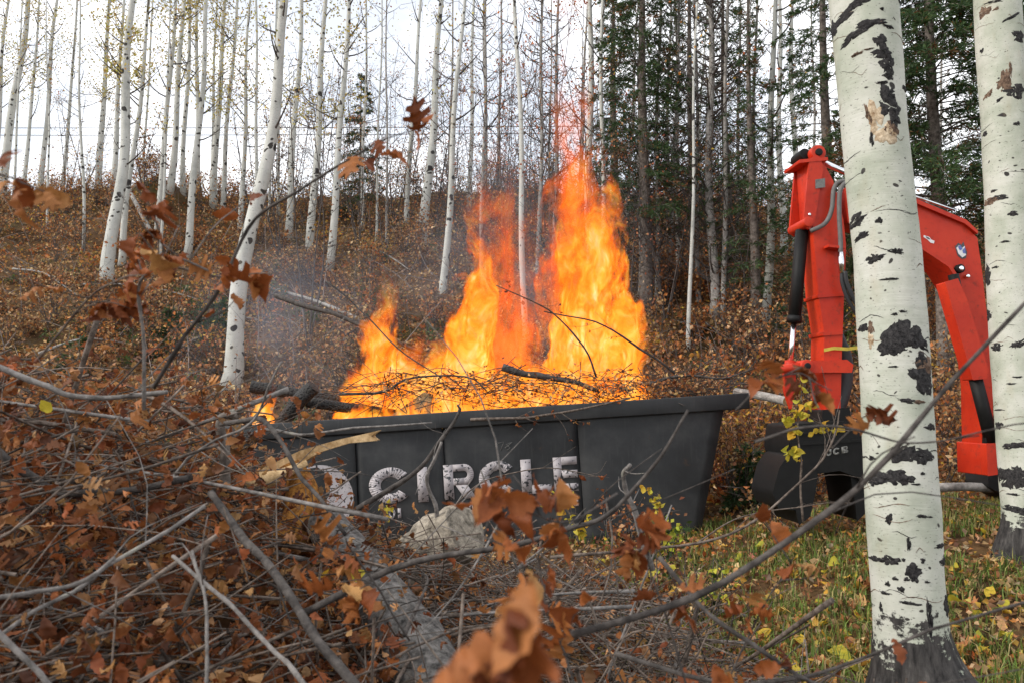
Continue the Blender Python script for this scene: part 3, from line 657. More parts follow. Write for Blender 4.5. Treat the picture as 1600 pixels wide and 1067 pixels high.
# the skin of the flame: a clear, faintly warm boundary
tb = fns.new("ShaderNodeBsdfTransparent"); tb.inputs["Color"].default_value = (1.0, 0.995, 0.985, 1)
te = nd(fns, "ShaderNodeEmission", Strength=0.0); te.inputs["Color"].default_value = (1, 0.3, 0.05, 1)
ta = fns.new("ShaderNodeAddShader"); fls.new(tb.outputs[0], ta.inputs[0]); fls.new(te.outputs[0], ta.inputs[1]); fls.new(ta.outputs[0], fout.inputs["Surface"])
M["fire_wisp"] = fire_mat("flame_wisp_gas", 9.0, 0.45, 0.12, 2.9, [(0.0, (0.6, 0.06, 0.01)), (0.4, (1.0, 0.16, 0.02)), (0.7, (1.0, 0.30, 0.05)), (1.0, (1.0, 0.45, 0.12))], (0.8, 0.22, 0.05))[0]
for k_ in ("fire", "fire_wisp"):
    try: M[k_].cycles.volume_step_rate = 0.08 if k_ == "fire" else 0.2
    except Exception: pass
fire_root = thing("fire", tuple(B(0.2, -0.3, 0.9)), "tall orange and yellow flames blazing out of the steel bin", "fire")
def flame(name, px0, px1, pyb, pyt, Y, depth, mat, lean=0.0, seed=0):
    a, b, t = P(px0, pyb, Y), P(px1, pyb, Y), P((px0 + px1) / 2, pyt, Y); g = np.random.default_rng(seed)
    m = MB(); ns_, nz = 22, 16; v = []
    for k in range(nz + 1):
        z = k / nz; Rz = 1.03 * (0.62 * (1 - z) ** 2 + 0.38)
        for j in range(ns_):
            th = 2 * math.pi * j / ns_; q = Rz * (0.93 + 0.22 * (vnoise(3 * math.cos(th) + seed, 3 * math.sin(th) + 5, z * 7) - 0.5))
            v.append((q * math.cos(th), q * math.sin(th), z))
    i = np.arange(nz)[:, None] * ns_; j = np.arange(ns_)[None]; jn = (j + 1) % ns_
    m.add(v, np.stack((i + j, i + jn, i + ns_ + jn, i + ns_ + j), -1).reshape(-1, 4))
    m.V.append(np.array([(0, 0, 0.0), (0, 0, 1.02)])); c0 = m.n; m.n += 2; jj = np.arange(ns_)
    m.T.append(np.stack((np.full(ns_, c0), (jj + 1) % ns_, jj), -1)); m.CT.append(np.ones((ns_, 3)))
    m.T.append(np.stack((np.full(ns_, c0 + 1), nz * ns_ + jj, nz * ns_ + (jj + 1) % ns_), -1)); m.CT.append(np.ones((ns_, 3)))
    o = link(name, m.build(name, mat, smooth=True, mesh_only=True), fire_root)
    o.location = Vector((a + b) / 2) - fire_root.location; o.scale = ((b[0] - a[0]) / 2, depth / 2, t[2] - a[2]); o.rotation_euler = (0, R(lean), 0)
    return o
flame("flame", 804, 1066, 655, 175, 9.15, 1.4, M["fire"], -1.5, 1)
flame("flame", 634, 800, 655, 285, 9.05, 1.1, M["fire"], 6.0, 2)
flame("flame", 490, 680, 655, 425, 8.95, 1.1, M["fire"], 2.0, 3)
flame("flame", 450, 850, 668, 495, 8.75, 1.0, M["fire"], 0.0, 4)
flame("flame", 680, 1075, 660, 480, 8.8, 1.0, M["fire"], 0.0, 10)
flame("flame", 376, 466, 672, 590, 8.7, 0.5, M["fire"], 0.0, 5)
flame("flame_wisp", 664, 830, 600, 170, 9.3, 0.9, M["fire_wisp"], 5.0, 9)
flame("flame_wisp", 800, 1000, 560, -30, 9.6, 1.3, M["fire_wisp"], -1.0, 7)
flame("flame_wisp", 720, 880, 640, 240, 9.75, 0.9, M["fire_wisp"], 3.0, 8)

# smoke drifting from the fire
sm = bpy.data.materials.new("blue_smoke"); sm.use_nodes = True; ns, ls = sm.node_tree.nodes, sm.node_tree.links
ns.remove(ns["Principled BSDF"]); ge = ns.new("ShaderNodeNewGeometry"); tc_ = ns.new("ShaderNodeTexCoord")
nz_ = noise_node(ns, ls, ge.outputs["Position"], 1.0, 4, 0.6, (1.1, 1.1, 0.7)); ln_ = nd(ns, "ShaderNodeVectorMath"); ln_.operation = 'LENGTH'; ls.new(tc_.outputs["Object"], ln_.inputs[0])
fo = math_n(ns, ls, 'SUBTRACT', 1.0, ln_.outputs["Value"], True); dn = math_n(ns, ls, 'MULTIPLY', math_n(ns, ls, 'SUBTRACT', nz_.outputs["Fac"], 0.40, True), 1.05)
pv = ns.new("ShaderNodeVolumePrincipled"); pv.inputs["Color"].default_value = (0.70, 0.78, 0.95, 1); pv.inputs["Anisotropy"].default_value = 0.2
ls.new(math_n(ns, ls, 'MULTIPLY', fo, dn), pv.inputs["Density"]); ls.new(pv.outputs[0], ns["Material Output"].inputs["Volume"])
try: sm.cycles.volume_step_rate = 0.5
except Exception: pass
def smoke(px, py, Y, rx, ry, rz, label):
    import bmesh
    bm = bmesh.new(); bmesh.ops.create_icosphere(bm, subdivisions=3, radius=1.0); me = bpy.data.meshes.new("smoke"); bm.to_mesh(me); bm.free(); me.materials.append(sm)
    o = link("smoke", me); o.location = P(px, py, Y); o.scale = (rx, ry, rz); tag(o, label, "smoke", kind="stuff")
smoke(460, 520, 10.9, 1.9, 1.2, 1.6, "thin blue smoke drifting beside the charred logs")
smoke(800, 420, 11.4, 2.4, 1.1, 2.3, "thin smoke hanging behind the tall flames")

# ------------------------------------------------------------------ what burns in the bin
def wood_log(name, pts, r, mat, endmat, label, cat="log", sides=18, rough=0.12, root=None, group=None):
    pts = curve_pts(pts, 14); r = np.broadcast_to(r, (len(pts),)) if np.ndim(r) == 0 else np.interp(np.linspace(0, 1, len(pts)), np.linspace(0, 1, len(r)), r)
    root = thing(name, tuple(pts.mean(0)), label, cat, group)
    m = MB(); m.tube(pts, r, sides, cap=False); v = m.V[0].reshape(len(pts), sides, 3)
    nn = vnoise(v[..., 0] * 9, v[..., 1] * 9, v[..., 2] * 9) - 0.5; c = pts[:, None]; v = c + (v - c) * (1 + rough * 2 * nn[..., None]); m.V[0] = v.reshape(-1, 3)
    child(m, "trunk_bark", mat, root, smooth=True)
    for k in (0, -1):
        e = MB(); ring = v[k]; cc = pts[k]; d = (pts[k] - pts[1 if k == 0 else -2]); d /= np.linalg.norm(d)
        inner = cc + (ring - cc) * 0.55 + d * 0.006; e.add(np.vstack((ring, inner, (cc + d * 0.008)[None])), [])
        s_ = sides; j = np.arange(s_); jn = (j + 1) % s_
        q = np.stack((j, jn, s_ + jn, s_ + j), -1); t_ = np.stack((s_ + j, s_ + jn, np.full(s_, 2 * s_)), -1)
        if k == 0: q, t_ = q[:, ::-1], t_[:, ::-1]
        e = MB(); e.add(np.vstack((ring, inner, (cc + d * 0.008)[None])), q); e.T.append(t_); e.CT.append(np.ones((s_, 3)))
        child(e, "cut_end", endmat, root)
    return root
wood_log("charred_log", [P(392, 603, 8.75), P(470, 616, 8.85), P(590, 640, 9.1)], 0.07, M["char"], M["wood_raw"], "charred log with a pale cut end, lying across the bin's far corner")
wood_log("charred_log", [P(490, 603, 8.5), P(462, 632, 8.55), P(438, 668, 8.7)], 0.085, M["char"], M["char"], "charred stub of log crossed over another and leaning on the bin rim")
wood_log("charred_log", [P(480, 628, 8.7), P(570, 640, 8.65), P(650, 652, 8.7)], 0.06, M["char"], M["char"], "thin blackened log low in the flames")
# board
pl = thing("wood_board", tuple(P(648, 634, 8.5)), "split pale board end standing up between rim and flames", "board")
m = MB(); prism([P(612, 648, 8.5), P(640, 628, 8.5), P(662, 612, 8.5), P(676, 616, 8.5), P(672, 648, 8.5)], (0, -1, 0), 0.05, m); child(m, "plank", M["wood_raw"], pl)
def stick(name, pts, r0, r1, mat, label, cat="branch", n=16, sides=8, leaves=0, lsize=(0.04, 0.07), lmat="leaf_rust", twigs=0, twl=0.3, group=None, jitter=0.006):
    p = curve_pts(pts, n); L = np.linalg.norm(np.diff(p, axis=0), axis=1).sum()
    kk = rng.normal(0, 1.6 * jitter * min(1.0, L), (7, 3)); kk[0] = kk[-1] = 0; p = p + np.stack([np.interp(np.linspace(0, 6, n), np.arange(7), kk[:, q_]) for q_ in range(3)], -1); rad = np.linspace(r0, r1, n) * rng.uniform(0.9, 1.12, n)
    root = thing(name, tuple(p[0]), label, cat, group); m = MB(); m.tube(p, rad, sides)
    child(m, "stem", mat, root, smooth=True); tips = [p[n // 3:]]
    for k in range(twigs):
        i = rng.integers(n // 5, n - 1); d = p[min(i + 1, n - 1)] - p[i]; d /= np.linalg.norm(d) + 1e-9
        q = d * 0.6 + rng.normal(0, 0.55, 3); q /= np.linalg.norm(q); l = twl * rng.uniform(0.5, 1.2)
        tp = np.array([p[i], p[i] + q * l * 0.5 + rng.normal(0, 0.05 * l, 3), p[i] + q * l + rng.normal(0, 0.12 * l, 3)])
        tm = MB(); tm.tube(curve_pts(tp, 6), np.linspace(max(rad[i] * 0.3, 0.0016), 0.0009, 6), 5); child(tm, "twig", mat, root, smooth=True); tips.append(curve_pts(tp, 6)[2:])
    for k in range(leaves):
        t_ = tips[rng.integers(0, len(tips))]; q = t_[rng.integers(0, len(t_))]
        put_leaf(root, q + rng.normal(0, 0.006, 3), rng.uniform(*lsize), lmat)
    return root
def px_stick(name, pl, Y0, Y1, r0, r1, mat, label, **kw):
    n = len(pl); Ys = np.linspace(Y0, Y1, n); pts = [P(x, y, Y) for (x, y), Y in zip(pl, Ys)]
    return stick(name, pts, r0 * Y0 / FPX, r1 * Y1 / FPX, mat, label, **kw)
BR = M["branch_dark"]
px_stick("burning_branch", [(430, 462), (520, 492), (600, 522), (662, 552)], 9.9, 8.9, 4, 2.5, BR, "dead branch slanting down into the left flames", twigs=3, jitter=0.012)
px_stick("burning_branch", [(1060, 588), (1000, 545), (930, 505), (850, 487)], 8.7, 8.4, 2.2, 0.9, BR, "long thin branch arching left across the tall flames", twigs=8, twl=0.35, leaves=8, lsize=(0.03, 0.05))
px_stick("burning_branch", [(932, 590), (915, 545), (880, 505), (842, 478), (775, 446)], 8.5, 8.3, 1.8, 0.8, BR, "thin branch curving up left out of the bin's middle", twigs=5, leaves=6, lsize=(0.03, 0.05))
px_stick("burning_branch", [(785, 573), (840, 590), (900, 596), (935, 610)], 8.5, 8.45, 6, 3, BR, "scorched stick lying level at the fire's foot", twigs=4)
px_stick("burning_branch", [(510, 440), (560, 480), (620, 545), (690, 590)], 8.6, 8.5, 1.4, 0.9, BR, "thin twig crossing before the left flames", twigs=6, leaves=4, lsize=(0.03, 0.05))
px_stick("burning_branch", [(530, 615), (600, 612), (640, 590), (730, 588), (760, 610)], 8.45, 8.4, 2.4, 1.0, BR, "bowed branch just above the bin rim", twigs=8, leaves=14, lsize=(0.03, 0.055))
px_stick("burning_branch", [(1010, 600), (1070, 585), (1130, 590), (1180, 575)], 8.5, 8.2, 2.5, 1.0, BR, "leafy brown branch hanging over the bin's right corner", twigs=9, leaves=40, lsize=(0.04, 0.07))
px_stick("burning_branch", [(735, 655), (800, 652), (860, 648), (905, 640), (985, 622)], 8.08, 8.05, 2.6, 1.2, M["twig"], "pale leafy twig trailing along the rim's outer face", twigs=7, leaves=22, lsize=(0.035, 0.06))
mb_ = MB(); ml_ = MB()
for k in range(750):      # brush heap on top of the bin
    px = rng.uniform(560, 1130); c = P(px, rng.uniform(585, 640), rng.uniform(8.35, 9.3)); d = rng.normal(size=3) * (1, 0.5, 0.35); d /= np.linalg.norm(d); l = rng.uniform(0.15, 0.5)
    mb_.q3(c - d * l, c + rng.normal(0, 0.05, 3), c + d * l, 0.006, 0.0015)
N_ = 2800; px = rng.uniform(0, 1, N_) ** 0.75 * 540 + 590; pos = np.array([P(a, b, c) for a, b, c in zip(px, rng.normal(607, 14, N_), rng.uniform(8.2, 9.2, N_))])
L_ = rng.uniform(0.03, 0.06, N_); ml_.blades(pos, rng.normal(size=(N_, 3)), L_, L_ * 0.6, pick(BROWN + TAN, N_))
heap = thing("brush_heap", tuple(P(850, 620, 8.7)), "tangle of leafy brush heaped along the bin's top edge", "brush")
tag(child(mb_, "twig_tangle", M["branch_dark"], heap, True), kind="stuff"); tag(child(ml_, "dry_leaves", M["leaf"], heap), kind="stuff")

# ------------------------------------------------------------------ excavator with grapple
AY = 7.0; aN = np.array((math.sin(R(4)), -math.cos(R(4)), 0.0)); A0 = P(1300, 560, AY)
def A(px, py, off=0.0):
    d = ray(px, py); t = np.dot(A0 - CAM, aN) / np.dot(d, aN); return CAM + d * t + aN * off
ex = thing("excavator", tuple(A(1560, 800)), "red excavator with raised boom, upright stick and black grapple behind the aspens", "excavator")
EXP = {}
def plate(name, poly, t, mat, off=0.0, bev=0.012, under=None):
    o = bevel(child(prism([A(x, y) for x, y in poly], aN, t, off=off), name, mat, ex, under=EXP.get(under)), bev, 3); EXP.setdefault(name, o); return o
def rod(name, a, b, rpx, mat, off=-0.12, sides=16, mid=None):
    m = MB(); m.tube(curve_pts([A(*a, off), *( [A(*q, off) for q in mid] if mid else []), A(*b, off)], 3 if not mid else 20), rpx * AY / FPX, sides); return child(m, name, mat, ex, True)
def pin(px, py, rpx, t0=0.03, t1=-0.27, mat="red", name="pivot_pin"):
    m = MB(); m.tube([A(px, py) + aN * t0, A(px, py) + aN * t1], rpx * AY / FPX, 20); return bevel(child(m, name, M[mat], ex, False), 0.005, 2)
plate("stick", [(1263,252),(1276,247),(1288,257),(1302,283),(1318,344),(1322,382),(1315,564),(1312,700),(1292,700),(1287,560),(1288,519),(1279,462),(1271,364)], 0.26, M["red"])
plate("stick_cheek", [(1262,250),(1276,244),(1284,262),(1270,352),(1262,360),(1255,354),(1254,340)], 0.03, M["red"], 0.035, under="stick")
plate("stick_cheek", [(1262,250),(1276,244),(1284,262),(1270,352),(1262,360),(1255,354),(1254,340)], 0.03, M["red"], -0.265, under="stick")
plate("head_plate", [(1246,252),(1290,248),(1291,253),(1247,257)], 0.34, M["red"], 0.04, 0.005, under="stick")
plate("weld_band", [(1284,519),(1316,517),(1316,523),(1285,525)], 0.28, M["red"], 0.012, 0.004, under="stick")
plate("weld_band", [(1276,461),(1319,458),(1319,463),(1277,466)], 0.28, M["red"], 0.010, 0.004, under="stick")
plate("data_plate", [(1271,283),(1286,281),(1286,295),(1271,297)], 0.004, M["letter_dim"], 0.041, 0.0, under="stick")
pin(1277, 240, 12, 0.03, -0.29); pin(1277, 240, 6, 0.045, -0.3, "black_steel"); pin(1260, 349, 8, 0.05, -0.31); pin(1262, 337, 2.5, 0.045, 0.0, "chrome", "bolt")
pin(1262, 238, 9, -0.05, -0.26, "black_steel")
rod("bucket_cylinder", (1262, 356), (1250, 498), 10, M["black_steel"]); rod("cylinder_collar", (1250.5, 492), (1249.5, 502), 11.5, M["black_steel"]); rod("cylinder_rod", (1249.5, 500), (1243, 572), 4.3, M["chrome"])
rod("rod_eye", (1243, 562), (1242, 580), 8, M["red"])
rod("linkage_bar", (1212, 577), (1262, 572), 7, M["red"], 0.0); pin(1257, 572, 10, 0.06, -0.3); pin(1257, 572, 5, 0.075, -0.31, "black_steel")
plate("linkage_arm", [(1255,564),(1320,562),(1330,570),(1328,582),(1258,582)], 0.05, M["red"], 0.04); plate("linkage_arm", [(1232,572),(1250,575),(1252,600),(1244,640),(1234,610)], 0.05, M["red"], -0.1)
for k in range(2):
    o_ = 0.05 + 0.001 * k
    rod("hydraulic_hose", (1324 + 0 * k, 288 + 3 * k), (1262 + 14 * k if k == 0 else 1305, 364 if k == 0 else 400), 3.6, M["grey_hose"], 0.07 + 0.03 * k, 10, [(1306, 288), (1297, 300), (1294, 330), (1284, 352)] if k == 0 else [(1312, 292), (1304, 305), (1303, 340), (1305, 380)])
rod("hose_fitting", (1305, 398), (1307, 430), 4.5, M["chrome"], 0.10, 10)
rod("hydraulic_hose", (1307, 428), (1345, 520), 3.2, M["black_rubber"], 0.10, 10, [(1308, 446), (1318, 474), (1335, 500)]); rod("hydraulic_hose", (1310, 428), (1350, 508), 3.2, M["black_rubber"], 0.12, 10, [(1313, 446), (1324, 472), (1338, 492)])
plate("hose_bracket", [(1286,386),(1312,389),(1312,393),(1286,390)], 0.1, M["red"], 0.11, 0.003, under="stick")
rod("arm_cylinder_rod", (1277, 240), (1430, 308), 5, M["chrome"], -0.12); rod("arm_cylinder", (1425, 305), (1500, 340), 9, M["black_steel"], -0.12)
rod("cylinder_pipe", (1415, 304), (1490, 330), 2, M["chrome"], 0.02, 8)
plate("boom", [(1322,292),(1380,304),(1430,318),(1505,350),(1527,372),(1534,420),(1543,500),(1551,600),(1553,735),(1535,735),(1532,600),(1519,500),(1501,450),(1481,416),(1440,389),(1380,362),(1325,348)], 0.28, M["red"])
plate("boom_flange", [(1395,303),(1432,314),(1506,345),(1524,362),(1524,367),(1504,351),(1430,320),(1395,309)], 0.34, M["red"], 0.035, 0.004, under="boom")
plate("boom_flange", [(1395,352),(1440,386),(1482,413),(1504,449),(1500,452),(1479,418),(1438,391),(1392,357)], 0.34, M["red"], 0.03, 0.004, under="boom")
plate("cylinder_lug", [(1492,340),(1504,335),(1512,342),(1515,356),(1498,350)], 0.06, M["red"], -0.09, under="boom")
pin(1503, 345, 5, -0.06, -0.18, "black_steel"); pin(1497, 421, 7, 0.045, -0.33, "black_steel"); pin(1497, 421, 4, 0.055, -0.34, "chrome", "bolt"); pin(1508, 433, 3, 0.05, 0, "chrome", "bolt")
plate("cylinder_guard", [(1466,444),(1486,438),(1500,470),(1533,578),(1531,592),(1509,594),(1495,545)], 0.14, M["red"], 0.10)
rod("boom_cylinder", (1486, 430), (1522, 590), 8, M["black_steel"], 0.03); rod("boom_cylinder", (1520, 588), (1546, 690), 10, M["black_steel"], 0.03)
plate("boom_foot", [(1532,692),(1560,690),(1562,738),(1534,742)], 0.42, M["red"], 0.08); plate("foot_clevis", [(1536,668),(1556,665),(1558,694),(1534,696)], 0.2, M["black_steel"], 0.05)
# stickers
def sticker(poly, col, off, nm):
    child(prism([A(x, y) for x, y in poly], aN, 0.002, off=off), nm, col, ex, under=EXP["boom"])
M["st_w"] = simple("white_sticker", (0.75, 0.76, 0.78), 0.4, var=0.1); M["st_b"] = simple("blue_sticker", (0.10, 0.14, 0.40), 0.4, var=0.3, scale=60); M["st_k"] = simple("dark_sticker", (0.05, 0.05, 0.06), 0.4)
sticker([(1492,386),(1497,380),(1502,383),(1505,378),(1508,388),(1511,394),(1509,404),(1502,405),(1496,400)], M["st_k"], 0.003, "sticker_backing")
sticker([(1494,388),(1498,384),(1503,388),(1507,385),(1507,392),(1509,399),(1503,403),(1497,397)], M["st_w"], 0.006, "sticker_face")
sticker([(1496,386),(1500,384),(1503,390),(1499,392)], M["st_b"], 0.009, "sticker_mark"); sticker([(1503,392),(1507,387),(1508,397),(1504,396)], M["st_b"], 0.009, "sticker_mark")
sticker([(1443,368),(1452,371),(1455,375),(1460,377),(1459,381),(1454,380),(1449,375),(1443,371)], M["st_w"], 0.003, "model_sticker"); sticker([(1446,370),(1451,372),(1453,375),(1448,373)], M["st_k"], 0.006, "model_sticker_mark")
# strap
m = MB(); a = [A(1285, 550, 0.03), A(1300, 547, 0.035), A(1322, 548, 0.02), A(1345, 545, 0.0)]
for p, q in zip(a, a[1:]): m.add([p, q, q + (0, 0, 0.03), p + (0, 0, 0.03)], [(0, 1, 2, 3)])
child(m, "yellow_strap", M["strap"], ex)
# grapple
plate("grapple_body", [(1226,662),(1312,657),(1337,682),(1346,722),(1345,760),(1325,742),(1300,733),(1263,738),(1232,735),(1222,700)], 0.55, M["black_steel"], 0.14, 0.03)
plate("grapple_jaw", [(1246,712),(1262,738),(1258,765),(1250,802),(1233,815),(1228,792),(1202,790),(1193,766),(1203,728),(1218,706)], 0.5, M["black_steel"], 0.20, 0.03)
plate("grapple_jaw", [(1318,730),(1346,720),(1352,760),(1342,800),(1330,812),(1327,780)], 0.5, M["black_steel"], 0.10, 0.03)
plate("grapple_rib", [(1228,672),(1310,667),(1311,672),(1229,678)], 0.58, M["black_steel"], 0.155, 0.004, under="grapple_body"); plate("grapple_rib", [(1224,690),(1336,684),(1337,688),(1224,695)], 0.58, M["black_steel"], 0.153, 0.004, under="grapple_body")
plate("quick_hitch", [(1284,640),(1326,636),(1330,668),(1280,672)], 0.3, M["black_steel"], 0.02, 0.02)
m = MB(); m.tube(curve_pts([A(1330, 520, -0.3), A(1345, 560, -0.3), A(1338, 610, -0.25), A(1318, 650, -0.2)], 14), 0.075, 14); child(m, "rubber_boot", M["black_rubber"], ex, True)
p0 = A(1279, 711, 0.145); du = (A(1322, 703, 0.145) - p0); hh = 10 * AY / FPX; dl = np.linalg.norm(du); du /= dl; dv = np.array((0, 0, 1.0))
letters(ex, "JCB", lambda a, b, d: p0 + du * a * hh + dv * b * hh - aN * (d - 0.003), hh, 1.05, M["letter_dim"], 0.25, under=EXP["grapple_body"])
# undercarriage and house, mostly behind the second aspen and outside the picture
bx = A(1600, 800); gx0, gy0 = bx[0] + 1.45, bx[1] + 0.35; g0 = gz(gx0, gy0)
m = MB(); m.box((gx0 - 1.0, gy0 - 0.75, g0 + 0.62), (gx0 + 1.2, gy0 + 0.75, g0 + 1.5)); bevel(child(m, "engine_house", M["red"], ex), 0.09, 4)
m = MB(); m.box((gx0 - 0.35, gy0 - 0.7, g0 + 1.502), (gx0 + 0.95, gy0 + 0.1, g0 + 2.6)); bevel(child(m, "cab", M["black_steel"], ex), 0.08, 3)
for s_ in (-1, 1):
    yc = gy0 + s_ * 0.6; prof = [(-1.05, .05), (.95, .05), (1.2, .2), (1.2, .42), (1.0, .58), (-1.1, .58), (-1.3, .42), (-1.3, .2)]
    m = prism([(gx0 + a, yc - 0.2, g0 + b - 0.05) for a, b in prof], (0, -1, 0), 0.4); bevel(child(m, "track", M["black_rubber"], ex), 0.04, 2)

# ------------------------------------------------------------------ the two near aspens
def big_aspen(label, Y, prof, scars, H, foot_py, name="aspen_tree", lines=40):
    """prof: (py, centre px, width px) down the trunk; scars: (px, py, w px, h px, turn, material)"""
    prof = np.array(prof, float); cen = np.array([P(c, y, Y) for y, c, w in prof]); rad = prof[:, 2] / 2 * Y * Y / np.linalg.norm(cen[:, :2], axis=1) / FPX
    o_ = np.argsort(cen[:, 2]); zz, cx, rr_ = cen[o_, 2], cen[o_, 0], rad[o_]
    z0 = gz(float(np.interp(0, zz, cx)), Y) - 0.15; tl = (cx[-1] - cx[-3]) / (zz[-1] - zz[-3])
    def axis(z): return np.where(z > zz[-1], cx[-1] + tl * 0.5 * (z - zz[-1]), np.interp(z, zz, cx))
    def rz(z): return np.where(z > zz[-1], rr_[-1] * np.clip(1 - (z - zz[-1]) / (H - zz[-1]), 0.06, 1) ** 0.8, np.interp(z, zz, rr_))
    zf = P(800, foot_py, Y)[2]      # top of the dark foot
    f = np.array((-cx.mean(), -Y)); f /= np.linalg.norm(f); rt = np.array((-f[1], f[0]))
    def surf(th, z, off=0.0):
        th = np.asarray(th, float); z = np.asarray(z, float)
        r = rz(z); n1 = vnoise(np.cos(th) * 2.2 + 9, np.sin(th) * 2.2 + 4, z * 3.2) - 0.5; n2 = vnoise(np.cos(th) * 5 + 9, np.sin(th) * 5, z * 16) - 0.5
        fl = np.clip((zf - z) / 0.5, 0, 1.6); rd = np.abs(vnoise(np.cos(th) * 9 + 3, np.sin(th) * 9 + 7, z * 2.0) - 0.5)
        r = r * (1 + 0.055 * n1 + 0.012 * n2) + fl * (0.03 - 0.09 * rd) + np.clip((z0 + 0.42 - z), 0, 1) * 0.22 * (0.35 + np.abs(np.sin(th * 2.5 + 1.0))) + off
        c, s = np.cos(th), np.sin(th)
        return np.stack((axis(z) + r * (f[0] * c + rt[0] * s), Y + r * (f[1] * c + rt[1] * s), z + 0 * c), -1)
    root = thing(name, (float(axis(z0)), Y, z0), label, "tree")
    zs = np.concatenate((np.linspace(z0, zz[-1], 120), np.linspace(zz[-1] + 0.05, H, 26))); S_ = 56; th = np.arange(S_) * 2 * math.pi / S_
    v = surf(th[None], zs[:, None]); m = MB(); i = np.arange(len(zs) - 1)[:, None] * S_; j = np.arange(S_)[None]; jn = (j + 1) % S_
    q = np.stack((i + j, i + jn, i + S_ + jn, i + S_ + j), -1); zc = (zs[:-1] + zs[1:]) / 2
    cc = np.clip((zc - zf) / 0.42 + 0.5, 0, 1); m.add(v.reshape(-1, 3), q.reshape(-1, 4), np.repeat(cc, S_)[:, None] * np.ones((1, 3)))
    child(m, "trunk", M["aspen_near"], root, smooth=True)
    for k, (px, py, w, h, turn, mt) in enumerate(scars):
        c = np.interp(py, prof[:, 0], prof[:, 1]); W = np.interp(py, prof[:, 0], prof[:, 2]); u = np.clip((px - c) / (W / 2), -0.97, 0.97); t0 = math.asin(u)
        zc = P(px, py, Y)[2]; r = float(rz(zc)); mpp = Y / FPX * 1.03; hw, hh = w * mpp / 2, h * mpp / 2; g = np.random.default_rng(k * 7 + int(py))
        m = MB(); nA = 26; rings = (0.0, 0.35, 0.7, 0.92, 1.0); vs = []
        ph = g.uniform(0, 6.28, 4)
        for ri, fr in enumerate(rings):
            for a in range(nA if ri else 1):
                al = 2 * math.pi * a / nA; irr = 1 + 0.16 * math.sin(3 * al + ph[0]) + 0.12 * math.sin(5 * al + ph[1]) + 0.09 * math.sin(9 * al + ph[2]) + g.normal(0, 0.05)
                sx_, sy_ = hw * fr * irr * math.cos(al), hh * fr * irr * math.sin(al); ct, st = math.cos(R(turn)), math.sin(R(turn))
                s, t = sx_ * ct - sy_ * st, sx_ * st + sy_ * ct
                off = (0.0045 + 0.002 * g.normal()) * (1 - fr ** 4) - 0.0015 + (0.0 if fr < 1 else -0.002)
                vs.append((t0 + s / max(r, 0.02) / max(math.cos(t0), 0.45), zc + t, off))
        vs = np.array(vs); vs = surf(vs[:, 0], vs[:, 1], vs[:, 2])
        T = [(0, 1 + a, 1 + (a + 1) % nA) for a in range(nA)]; Q = []
        for ri in range(1, len(rings) - 1):
            b0, b1 = 1 + (ri - 1) * nA, 1 + ri * nA
            Q += [(b0 + a, b1 + a, b1 + (a + 1) % nA, b0 + (a + 1) % nA) for a in range(nA)]
        m.add(vs, Q); m.T.append(np.array(T)); m.CT.append(np.ones((len(T), 3))); child(m, "bark_scar", M[mt], root, smooth=True)
    for k in range(lines):      # thin wrinkles that ring part of the trunk
        g = np.random.default_rng(500 + k); zc = g.uniform(zf + 0.1, zz[-1]); t0 = g.uniform(-1.3, 1.3); aw = g.uniform(0.12, 0.6); hh = g.uniform(0.0012, 0.0032); n = 14; tt = np.linspace(-1, 1, n)
        zl = zc + 0.012 * np.sin(tt * g.uniform(1, 3) + g.uniform(0, 6)) + g.normal(0, 0.0012, n); th_ = t0 + tt * aw; w = hh * np.sqrt(np.clip(1 - tt ** 2, 0.02, 1)) * g.uniform(0.5, 1.5, n)
        v = np.stack((surf(th_, zl - w, 0.0), surf(th_, zl, 0.0016), surf(th_, zl + w, 0.0)), 1).reshape(-1, 3); i = np.arange(n - 1) * 3
        m = MB(); m.add(v, np.concatenate((np.stack((i, i + 3, i + 4, i + 1), -1), np.stack((i + 1, i + 4, i + 5, i + 2), -1)))); child(m, "bark_wrinkle", M["scar_brown" if k % 3 else "scar"], root, smooth=True)
    # upper limbs, above the picture
    m = MB(); lm = MB()
    for k in range(16):
        z = rng.uniform(H * 0.45, H * 0.97); a = rng.uniform(0, 6.28); l = rng.uniform(0.8, 2.2) * (1.15 - z / H); c = np.array((float(axis(z)), Y, z)); d = np.array((math.cos(a), math.sin(a), rng.uniform(0.4, 1.1)))
        p = curve_pts([c, c + d * l * 0.5, c + d * l + (0, 0, 0.15 * l)], 6); m.tube(p, np.linspace(0.03, 0.006, 6), 6)
        N = 45; pos = p[rng.integers(2, 6, N)] + rng.normal(0, 0.22, (N, 3)); lm.blades(pos, rng.normal(size=(N, 3)), 0.055, 0.05, pick(GOLD + LIME, N))
    child(m, "limbs", M["far_twig"], root, True); tag(child(lm, "crown", M["leaf"], root), kind="stuff")
    return root, surf
S1, S2, S3 = "scar", "scar_brown", "scar_tan"
MAIN = [(-80, 1343, 116), (0, 1349, 117), (100, 1357, 112), (200, 1366, 109), (400, 1386, 111), (600, 1399, 115), (800, 1410, 118), (900, 1416, 116), (980, 1423, 118), (1020, 1430, 130), (1067, 1446, 160), (1150, 1455, 190)]
